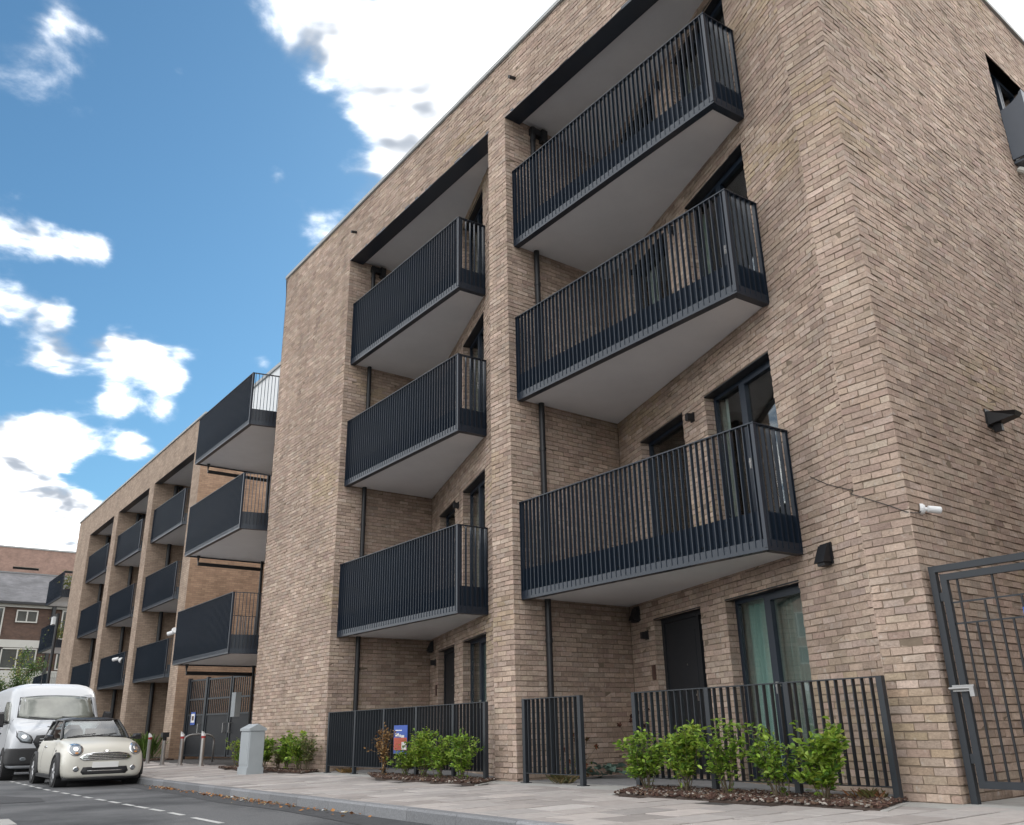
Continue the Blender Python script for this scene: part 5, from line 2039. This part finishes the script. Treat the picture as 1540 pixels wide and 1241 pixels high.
# planter shrubs on the end balcony of the farther block
for i, (xx, yy) in enumerate(((-57.6, 2.2), (-56.6, 2.2))):
    z = FB[1 + (i == 1)] + 0.32
    t = thing('balcony_plant', ['leafy pot plant on the end balcony of the farther block, lower one', 'yellow leafy pot plant on the top end balcony of the farther block'][i], 'plant', (xx, yy, z))
    m = MB()
    m.loft([[(xx + r_ * math.cos(k * math.tau / 12), yy + r_ * math.sin(k * math.tau / 12), z + hh) for k in range(12)] for r_, hh in ((0.16, 0), (0.22, 0.35), (0.2, 0.35))])
    m.build('pot', 'brown_box', t)
    n = 380
    P = np.array([(xx, yy, z + 0.7)]) + rng.normal(0, 1, (n, 3)) * np.array([[0.32, 0.25, 0.3]])
    pal = np.array(((0.12, 0.18, 0.04), (0.22, 0.24, 0.05), (0.3, 0.26, 0.05)))
    leaf_mesh('foliage', 'leaf', t, P, unit(n), unit(n), rng.uniform(0.1, 0.16, n), np.full(n, 0.06), pal[rng.integers(3, size=n)])

# ------------------------------------------------------------------ vehicles
def catmull(pts, n):
    """dense rows through control rows (arrays), uniform Catmull-Rom"""
    p = np.array(pts, float)
    p = np.vstack([2 * p[0] - p[1], p, 2 * p[-1] - p[-2]])
    out = []
    for i in range(1, len(p) - 2):
        for k in range(n):
            t = k / n
            a, b, c, d = p[i - 1], p[i], p[i + 1], p[i + 2]
            out.append(0.5 * (2 * b + (c - a) * t + (2 * a - 5 * b + 4 * c - d) * t * t + (3 * b - a - 3 * c + d) * t ** 3))
    out.append(p[-2])
    return np.array(out)


def chaikin(poly, it=2, keep=()):
    p = [np.array(q, float) for q in poly]
    for _ in range(it):
        q = []
        for i in range(len(p)):
            a, b = p[i], p[(i + 1) % len(p)]
            q += [a * 0.75 + b * 0.25, a * 0.25 + b * 0.75]
        p = q
    return p


def hull(stations, sub=5, it=2):
    """stations rows: x, then half-section points (y,z)*k from bottom centre up to top centre"""
    rows = catmull(stations, sub)
    rings = []
    for r in rows:
        x = r[0]
        h = [(r[1 + 2 * k], r[2 + 2 * k]) for k in range((len(r) - 1) // 2)]
        poly = [(y, z) for y, z in h] + [(-y, z) for y, z in reversed(h[1:-1])]
        sm = chaikin(poly, it)
        rings.append([(x, float(q[0]), float(q[1])) for q in sm])
    return rings


class Skin:
    def __init__(s, mb):
        s.bvh = BVHTree.FromPolygons([Vector(v) for v in mb.v], mb.f)

    def hit(s, o, d):
        h = s.bvh.ray_cast(Vector(o), Vector(d))
        return h[0]


def patch(skin, outline, d, name, mat, parent, off=0.006, inner=None, dist=5.0, smooth=True, thick=0.0):
    """patch laid on the bodywork: outline in the plane across d (front: y,z ; side: x,z), filled as a fan of rings"""
    d = Vector(d)
    mb = MB()
    o = np.array(outline, float)
    c = o.mean(0)
    rings = []
    for s in ([1.0, 0.75, 0.5, 0.25] if inner is None else [1.0, (1 + inner) / 2, inner]):
        ring = []
        for q in c + (o - c) * s:
            if abs(d.x) > 0.5:
                st = Vector((0, q[0], q[1])) - d * dist
            else:
                st = Vector((q[0], 0, q[1])) - d * dist
            h = skin.hit(st, d)
            if h is None:
                h = st + d * (dist - 1.0)
                ring.append(None)
            else:
                ring.append(h - d * off)
        good = [g for g in ring if g is not None]
        if not good:
            return None
        for i in range(len(ring)):
            if ring[i] is None:
                ring[i] = min(good, key=lambda g: abs(good.index(g) - i))
        rings.append([tuple(g) for g in ring])
    n = len(o)
    base = [tuple(Vector(p) + d * (off + 0.01)) for p in rings[0]]
    allr = [base] + rings
    vs = [p for r in allr for p in r]
    fs = []
    for j in range(len(allr) - 1):
        for i in range(n):
            fs.append((j * n + i, j * n + (i + 1) % n, (j + 1) * n + (i + 1) % n, (j + 1) * n + i))
    if inner is None:
        vs.append(tuple(sum((Vector(p) for p in rings[-1]), Vector()) / n))
        fs += [((len(allr) - 1) * n + i, (len(allr) - 1) * n + (i + 1) % n, len(vs) - 1) for i in range(n)]
    mb.add(vs, fs)
    return mb.build(name, mat, parent, smooth=smooth)


def ell(cy, cz, ry, rz, n=24):
    return [(cy + ry * math.cos(k * math.tau / n), cz + rz * math.sin(k * math.tau / n)) for k in range(n)]


def densify(poly, m=6):
    out = []
    for i in range(len(poly)):
        a, b = poly[i], poly[(i + 1) % len(poly)]
        for k in range(m):
            t = k / m
            out.append((a[0] + (b[0] - a[0]) * t, a[1] + (b[1] - a[1]) * t))
    return out


def wheel(parent, x, y, r, w, side, spokes=7):
    """tyre > rim; side +1 = left"""
    m = MB()
    n = 32
    prof = [(r * 0.66, -w / 2), (r * 0.93, -w / 2), (r, -w / 2 + 0.03), (r, w / 2 - 0.03), (r * 0.93, w / 2), (r * 0.66, w / 2)]
    rings = [[(x + pr * math.cos(k * math.tau / n), y + py, r + pr * math.sin(k * math.tau / n)) for pr, py in prof] for k in range(n)]
    rings.append(rings[0])
    m.loft(rings, False, False)
    wl_ = m.build('wheel', 'rubber', parent, smooth=True)
    m = MB()
    f = y + side * (w / 2 - 0.025)
    m.disc((x, f, r), (0, side, 0), r * 0.56, r * 0.67, 0.02, 28)
    m.disc((x, f - side * 0.01, r), (0, side, 0), 0, r * 0.16, 0.025, 14)
    for k in range(spokes):
        a = k * math.tau / spokes
        c, s = math.cos(a), math.sin(a)
        p0 = Vector((x + c * r * 0.12, f, r + s * r * 0.12))
        p1 = Vector((x + c * r * 0.6, f, r + s * r * 0.6))
        m.tube([p0, p1], [0.026, 0.02], 6)
    m.build('rim', 'alloy', wl_)
    m = MB()
    m.disc((x, f - side * 0.05, r), (0, side, 0), 0, r * 0.64, 0.01, 24)
    m.build('hub', 'car_trim', wl_)


def small_car():
    z = rz(-17.4) - 0.004
    t = thing('parked_car', 'cream two door hatchback with black roof parked at the kerb', 'car', (-17.4, -3.47, z), rotz=0.0)
    t.scale = (0.95, 0.95, 0.95)
    # half-section: bottom centre, bottom edge, sill, widest, shoulder, top edge, top centre
    def S(x, zb, hb, zs, hs, zm, hm, zh, hh, zt, ht, zc):
        return [x, 0, zb, hb, zb, hs, zs, hm, zm, hh, zh, ht, zt, 0, zc]
    st = [S(1.84, .30, .30, .32, .42, .48, .46, .62, .44, .66, .30, .67),
          S(1.825, .22, .44, .24, .60, .46, .64, .66, .58, .70, .36, .72),
          S(1.76, .18, .55, .21, .72, .48, .76, .74, .68, .79, .42, .82),
          S(1.60, .17, .60, .20, .78, .50, .815, .82, .72, .87, .46, .90),
          S(1.30, .17, .62, .19, .80, .52, .835, .88, .74, .92, .48, .955),
          S(.95, .17, .62, .19, .80, .54, .84, .92, .75, .955, .5, .985),
          S(.60, .17, .62, .19, .80, .55, .84, .94, .76, .975, .52, 1.0),
          S(.0, .17, .62, .19, .80, .56, .84, .95, .77, .98, .55, 1.0),
          S(-.8, .17, .62, .19, .81, .57, .845, .96, .77, .985, .55, 1.0),
          S(-1.35, .19, .60, .21, .79, .58, .83, .96, .75, .985, .53, 1.0),
          S(-1.65, .24, .55, .26, .72, .58, .77, .94, .70, .97, .5, .985),
          S(-1.80, .32, .44, .34, .62, .58, .68, .88, .60, .91, .42, .92),
          S(-1.84, .40, .30, .42, .46, .58, .50, .78, .44, .80, .3, .81)]
    m = MB()
    m.loft(hull(st, 5, 2))
    sk = Skin(m)
    m.build('body', 'cream_paint', t, smooth=True)
    # greenhouse
    gh = [(.62, .70, .965), (.30, .665, 1.17), (.03, .60, 1.345)]
    g = MB()
    rb = [(0.64, .55, .97), (.50, .70, .965), (-.4, .735, .97), (-1.25, .715, .98), (-1.62, .55, .98)]
    rtp = [(.06, .44, 1.36), (.0, .56, 1.335), (-.5, .585, 1.355), (-1.15, .56, 1.345), (-1.36, .42, 1.33)]
    mid = [((a[0] * .52 + b[0] * .48) + (0.015 if i < 2 else -0.01 * (i > 3)), (a[1] * .5 + b[1] * .5) + 0.012, (a[2] + b[2]) / 2) for i, (a, b) in enumerate(zip(rb, rtp))]
    full = lambda r: [p for p in r] + [(p[0], -p[1], p[2]) for p in reversed(r)]
    g.loft([full(rb), full(mid), full(rtp)], False, False)
    g.build('windows', 'car_glass', t)
    # interior block so the glass reads dark, seats
    it = MB()
    it.box(-1.4, .45, -.6, .6, .90, .985)
    for s in (-1, 1):
        it.loft([[(x_, s * .33 + yy, zz) for x_, yy in ((-.28, -.2), (-.12, -.2), (-.12, .2), (-.28, .2))] for zz in (.95, 1.12)] + [[(x_, s * .33 + yy, 1.26) for x_, yy in ((-.30, -.1), (-.18, -.1), (-.18, .1), (-.30, .1))]])
        it.loft([[(x_, s * .33 + yy, zz) for x_, yy in ((-1.1, -.22), (-.98, -.22), (-.98, .22), (-1.1, .22))] for zz in (.95, 1.18)])
    it.box(.34, .48, -.62, .62, .985, 1.02)
    it.disc((.22, -.36, 1.04), (-1, 0, .4), .14, .165, .02, 18)
    it.build('interior', 'seat_grey', t)
    # roof
    r = MB()
    rr = [(.10, .40), (.03, .55), (-.1, .60), (-.6, .615), (-1.15, .60), (-1.38, .52), (-1.44, .36)]
    ring = lambda k, zz: [(x_ * k - .65 * (1 - k), y_ * k, zz + (0.02 if -1.0 < x_ < -.1 else 0)) for x_, y_ in rr] + [(x_ * k - .65 * (1 - k), -y_ * k, zz + (0.02 if -1.0 < x_ < -.1 else 0)) for x_, y_ in reversed(rr)]
    r.loft([ring(.97, 1.325), ring(1.0, 1.345), ring(.96, 1.375), ring(.75, 1.40), ring(.4, 1.412)])
    r.build('roof', 'car_black', t, smooth=True)
    for s in (-1, 1):
        p = MB()
        p.tube([(.60, s * .70, .955), (.30, s * .645, 1.165), (.02, s * .575, 1.345)], .026, 6)
        p.build('pillar', 'car_black', t)
        p = MB()
        p.tube([(-.55, s * .745, .96), (-.58, s * .60, 1.35)], .03, 6)
        p.build('pillar', 'car_black', t)
        p = MB()
        p.tube([(-1.42, s * .66, .97), (-1.25, s * .56, 1.34)], .05, 6)
        p.build('pillar', 'car_black', t)
        # mirrors
        q = MB()
        q.loft([[(xx, s * (.92 + yy), .985 + zz) for yy, zz in ((-.09, -.055), (.09, -.06), (.10, .0), (.07, .065), (-.07, .06), (-.10, 0.0))] for xx in (.42, .50)] +
               [[(.55, s * (.92 + yy * .6), .985 + zz * .6) for yy, zz in ((-.09, -.055), (.09, -.06), (.10, .0), (.07, .065), (-.07, .06), (-.10, 0.0))]])
        q.tube([(.47, s * .76, .955), (.47, s * .86, .97)], .022, 6)
        q.build('mirror', 'car_black', t)
        # headlamps: chrome ring, lens, indicator
        patch(sk, ell(s * .595, .745, .135, .125), (-1, 0, 0), 'headlight', 'chrome', t, .010)
        patch(sk, ell(s * .595, .745, .112, .103), (-1, 0, 0), 'lens', 'lamp_lens', t, .018)
        patch(sk, ell(s * .595, .76, .05, .048), (-1, 0, 0), 'bulb', 'chrome', t, .024)
        patch(sk, ell(s * .585, .68, .034, .018, 14), (-1, 0, 0), 'indicator', 'amber', t, .024)
        patch(sk, ell(s * .56, .365, .058, .052, 18), (-1, 0, 0), 'fog_light', 'chrome', t, .008)
        patch(sk, ell(s * .56, .365, .044, .040, 18), (-1, 0, 0), 'fog_lens', 'lamp_lens', t, .014)
        # wheel arch liners and black arch trim
        for ax in (1.13, -1.34):
            a = MB()
            a.disc((ax, s * .60, .30), (0, s, 0), 0, .345, .252, 30)
            a.build('arch_liner', 'rubber', t)
            a = MB()
            n = 22
            rings = []
            for k in range(n + 1):
                an = -0.25 + (math.pi + .5) * k / n
                c_, s_ = math.cos(an), math.sin(an)
                rings.append([(ax + c_ * q0, s * q1, .30 + s_ * q0) for q0, q1 in ((.335, .80), (.335, .868), (.36, .872), (.395, .852), (.395, .79))])
            a.loft(rings)
            a.build('arch_trim', 'car_trim', t, smooth=True)
            wheel(t, ax, s * .765, .30, .20, s)
        sl = MB()
        sl.loft([[(x_, s * q0, q1) for q0, q1 in ((.70, .15), (.835, .17), (.85, .235), (.80, .245))] for x_ in (.78, -.98)])
        sl.build('sill', 'car_trim', t)
        d = MB()
        dl = densify([(.58, .30), (-.60, .30), (-.60, .93), (.56, .93)], 8)
        for i in range(len(dl)):
            pass
        patch(sk, densify([(.60, .30), (.59, .30), (.56, .93), (.57, .93)], 4), (0, -s, 0), 'door_gap', 'car_trim', t, .002)
        patch(sk, densify([(-.60, .30), (-.61, .30), (-.61, .93), (-.60, .93)], 4), (0, -s, 0), 'door_gap', 'car_trim', t, .002)
        patch(sk, ell(-.42, .80, .10, .02, 14), (0, -s, 0), 'door_handle', 'chrome', t, .02)
        patch(sk, ell(.80, .72, .035, .02, 12), (0, -s, 0), 'side_repeater', 'car_trim', t, .008)
    # grille: chrome surround, dark inside, chrome slats
    gp = densify([(-.50, .555), (-.42, .525), (.42, .525), (.50, .555), (.52, .595), (.43, .655), (.25, .685), (-.25, .685), (-.43, .655), (-.52, .595)], 3)
    patch(sk, gp, (-1, 0, 0), 'grille', 'chrome', t, .012, inner=.9)
    patch(sk, [(a * .92, .605 + (b - .605) * .9) for a, b in gp], (-1, 0, 0), 'grille_back', 'car_trim', t, .004)
    for k, zz in enumerate((.550, .583, .616, .648)):
        hw = (.43, .47, .455, .38)[k]
        patch(sk, densify([(-hw, zz - .007), (hw, zz - .007), (hw, zz + .007), (-hw, zz + .007)], 10), (-1, 0, 0), 'grille_slat', 'chrome', t, .015)
    ip = densify([(-.42, .255), (.42, .255), (.47, .31), (.43, .40), (-.43, .40), (-.47, .31)], 5)
    patch(sk, ip, (-1, 0, 0), 'lower_intake', 'car_trim', t, .006)
    patch(sk, densify([(-.34, .318), (.34, .318), (.34, .332), (-.34, .332)], 10), (-1, 0, 0), 'intake_bar', 'chrome', t, .014)
    m = MB()
    m.bevbox(1.855, 1.872, -.26, .26, .385, .495, .004)
    m.build('number_plate', 'plate_white', t)
    m = MB()
    m.loft([[(x_, y_, z_) for x_, z_ in ((1.60, .14), (1.815 - .35 * abs(y_) ** 2.4, .14), (1.84 - .35 * abs(y_) ** 2.4, .20), (1.70 - .2 * abs(y_) ** 2, .235))] for y_ in np.linspace(-.76, .76, 13)])
    m.build('front_lip', 'car_trim', t, smooth=True)
    # scuttle, wipers, bonnet badge and shut lines
    m = MB()
    m.tube([(.66, .60, .985), (.67, .0, 1.012), (.66, -.60, .985)], .018, 6)
    m.tube([(.66, -.05, 1.015), (.52, .45, 1.06)], .008, 5)
    m.tube([(.66, -.50, 1.005), (.55, .0, 1.06)], .008, 5)
    m.build('wiper', 'car_black', t)
    h = sk.hit((3, 0, .705), (-1, 0, 0))
    m = MB()
    m.disc(tuple(h + Vector((-.01, 0, 0))), (.75, 0, .66), 0, .030, .014, 16)
    m.box(h.x - .012, h.x + .006, -.065, .065, h.z - .006, h.z + .006)
    m.build('badge', 'chrome', t)
    m = MB()
    m.box(-1.5, 1.5, -.6, .6, .10, .2)
    m.build('underbody', 'rubber', t)


small_car()


def van():
    z = rz(-23) - 0.004
    zf = lambda q: q if q < .5 else .5 + (q - .5) * .885
    t = thing('parked_van', 'white high roof panel van parked behind the cream hatchback', 'van', (-23.1, -3.50, z), rotz=0.0)

    def S(x, zb, hb, zs, hs, zm, hm, zh, hh, zt, ht, zc):
        return [x, 0, zf(zb), hb, zf(zb), hs, zf(zs), hm, zf(zm), hh, zf(zh), ht, zf(zt), 0, zf(zc)]
    st = [S(2.74, .45, .6, .47, .74, .70, .78, .98, .72, 1.03, .5, 1.05),
          S(2.71, .32, .8, .35, .95, .70, .98, 1.08, .90, 1.15, .62, 1.17),
          S(2.58, .28, .88, .31, 1.03, .72, 1.06, 1.19, .97, 1.27, .70, 1.30),
          S(2.30, .28, .90, .31, 1.05, .75, 1.07, 1.29, 1.0, 1.38, .74, 1.42),
          S(1.98, .28, .90, .31, 1.05, .8, 1.07, 1.36, 1.02, 1.46, .80, 1.51),
          S(1.66, .28, .90, .31, 1.05, .9, 1.07, 1.58, 1.03, 1.84, .86, 1.89),
          S(1.38, .28, .90, .31, 1.05, .9, 1.07, 1.80, 1.03, 2.18, .90, 2.23),
          S(1.10, .28, .90, .31, 1.05, .95, 1.07, 1.95, 1.03, 2.44, .93, 2.47),
          S(.75, .28, .90, .31, 1.05, .95, 1.07, 1.95, 1.035, 2.52, .95, 2.55),
          S(.0, .28, .90, .31, 1.05, .95, 1.07, 1.95, 1.04, 2.53, .96, 2.56),
          S(-1.4, .28, .90, .31, 1.05, .95, 1.07, 1.95, 1.04, 2.53, .96, 2.56),
          S(-2.6, .30, .90, .33, 1.05, .95, 1.07, 1.95, 1.03, 2.51, .95, 2.54),
          S(-2.76, .36, .86, .4, 1.0, .95, 1.03, 1.90, 1.0, 2.46, .92, 2.49),
          S(-2.79, .45, .82, .5, .95, .95, .98, 1.85, .95, 2.38, .88, 2.41)]
    m = MB()
    m.loft(hull(st, 5, 2))
    sk = Skin(m)
    m.build('body', 'white_paint', t, smooth=True)
    _p = patch

    def vp(skin, outline, d, *a, **k):
        return _p(skin, [(q[0], zf(q[1])) for q in outline], d, *a, **k)
    ws = densify([(-.90, 1.57), (-.5, 1.51), (0, 1.495), (.5, 1.51), (.90, 1.57), (.84, 2.13), (.4, 2.18), (0, 2.19), (-.4, 2.18), (-.84, 2.13)], 4)
    vp(sk, ws, (-1, 0, 0), 'windscreen_seal', 'car_trim', t, .004)
    vp(sk, [(a * .965, 1.81 + (b - 1.81) * .95) for a, b in ws], (-1, 0, 0), 'windscreen', 'van_glass', t, .010)
    # bonnet front, grille, lamps, bumper
    gp = densify([(-.50, .76), (.50, .76), (.60, .92), (.54, 1.09), (.2, 1.11), (-.2, 1.11), (-.54, 1.09), (-.60, .92)], 4)
    vp(sk, gp, (-1, 0, 0), 'grille', 'car_trim', t, .012)
    for zz in (.86, .93, 1.0):
        vp(sk, densify([(-.46, zz - .012), (.46, zz - .012), (.46, zz + .012), (-.46, zz + .012)], 10), (-1, 0, 0), 'grille_slat', 'steel_dull', t, .02)
    vp(sk, ell(0, .95, .10, .05, 16), (-1, 0, 0), 'badge', 'chrome', t, .03)
    # black bumper wrapped round the nose from wheel arch to wheel arch
    rows = []
    for zz in (.36, .42, .52, .62, .70, .735):
        row = []
        for an in np.linspace(-math.radians(79), math.radians(79), 45):
            dr = Vector((math.cos(an), math.sin(an), 0))
            h = sk.hit(Vector((1.95, 0, zz)) + dr * 4, -dr)
            row.append(tuple(h + dr * .022))
        rows.append(row)
    inw = lambda r, k, dz: [(1.95 + (p[0] - 1.95) * k, p[1] * k, p[2] + dz) for p in r]
    rows = [inw(rows[0], .94, -.01)] + rows + [inw(rows[-1], .965, .006)]
    bm = MB()
    n = len(rows[0])
    bm.add([p for r in rows for p in r], [(a * n + b, a * n + b + 1, (a + 1) * n + b + 1, (a + 1) * n + b) for a in range(len(rows) - 1) for b in range(n - 1)])
    bm.build('bumper', 'car_trim', t, smooth=True)
    vp(sk, densify([(-.5, .42), (.5, .42), (.5, .55), (-.5, .55)], 8), (-1, 0, 0), 'lower_intake', 'rubber', t, .03)
    m = MB()
    m.bevbox(2.76, 2.785, -.26, .26, .58, .69, .004)
    m.build('number_plate', 'plate_white', t)
    vp(sk, densify([(-.30, 1.30), (.30, 1.30), (.30, 1.325), (-.30, 1.325)], 8), (-1, 0, 0), 'bonnet_vent', 'car_trim', t, .006)
    for s in (-1, 1):
        hl = densify([(s * .62, .88), (s * .86, .92), (s * .96, 1.06), (s * .95, 1.22), (s * .84, 1.20), (s * .66, 1.09), (s * .60, .98)], 4)
        vp(sk, hl, (-1, 0, 0), 'headlight', 'car_trim', t, .010)
        vp(sk, [(s * .78 + (a - s * .78) * .86, 1.05 + (b - 1.05) * .86) for a, b in hl], (-1, 0, 0), 'lens', 'lamp_lens', t, .018)
        vp(sk, ell(s * .80, 1.06, .06, .055, 16), (-1, 0, 0), 'bulb', 'chrome', t, .026)
        vp(sk, ell(s * .76, .50, .07, .045, 16), (-1, 0, 0), 'fog_light', 'lamp_lens', t, .03)
        # cab side glass, door lines, handle, mirror
        vp(sk, densify([(1.72, 1.42), (.66, 1.36), (.66, 2.02), (1.18, 2.02), (1.32, 1.93)], 5), (0, -s, 0), 'side_window', 'van_glass', t, .008)
        for x0 in (1.80, .55, -.75):
            vp(sk, densify([(x0, .42), (x0 + .012, .42), (x0 + .012, 1.9), (x0, 1.9)], 5), (0, -s, 0), 'door_gap', 'car_trim', t, .003)
        vp(sk, densify([(-2.5, 1.02), (-2.5, 1.0), (.5, 1.0), (.5, 1.02)], 8), (0, -s, 0), 'swage_line', 'car_trim', t, .002)
        vp(sk, densify([(-2.4, .55), (.55, .55), (.55, .66), (-2.4, .66)], 8), (0, -s, 0), 'side_moulding', 'car_trim', t, .018)
        vp(sk, ell(.78, 1.16, .09, .025, 14), (0, -s, 0), 'door_handle', 'car_trim', t, .02)
        q = MB()
        q.loft([[(xx, s * (1.23 + yy), 1.40 + zz) for yy, zz in ((-.09, -.17), (.08, -.17), (.11, .0), (.09, .18), (-.06, .19), (-.10, 0.0))] for xx in (1.50, 1.60)] +
               [[(1.67, s * (1.23 + yy * .7), 1.40 + zz * .75) for yy, zz in ((-.09, -.17), (.08, -.17), (.11, .0), (.09, .18), (-.06, .19), (-.10, 0.0))]])
        q.tube([(1.56, s * .98, 1.32), (1.56, s * 1.12, 1.36)], .035, 6)
        q.build('mirror', 'car_trim', t)
        for ax in (1.73, -1.57):
            a = MB()
            a.disc((ax, s * .80, .35), (0, s, 0), 0, .41, .275, 30)
            a.build('arch_liner', 'rubber', t)
            wheel(t, ax, s * .975, .345, .22, s, 5)
    m = MB()
    m.tube([(1.0, -.35, 2.2), (0.9, -.35, 2.70)], [.012, .004], 5)
    m.box(.95, 1.05, -.38, -.32, 2.16, 2.21)
    m.build('aerial', 'car_black', t)
    m = MB()
    m.tube([(2.02, .65, 1.40), (1.93, .1, 1.46)], .012, 5)
    m.tube([(2.05, -.1, 1.40), (1.93, -.65, 1.46)], .012, 5)
    m.build('wiper', 'car_black', t)
    m = MB()
    m.box(-2.4, 2.3, -.8, .8, .2, .32)
    m.build('underbody', 'rubber', t)


plain('van_glass', (0.16, 0.17, 0.15), 0.05, noise=0.45, scale=1.8, spec=1.0)
van()
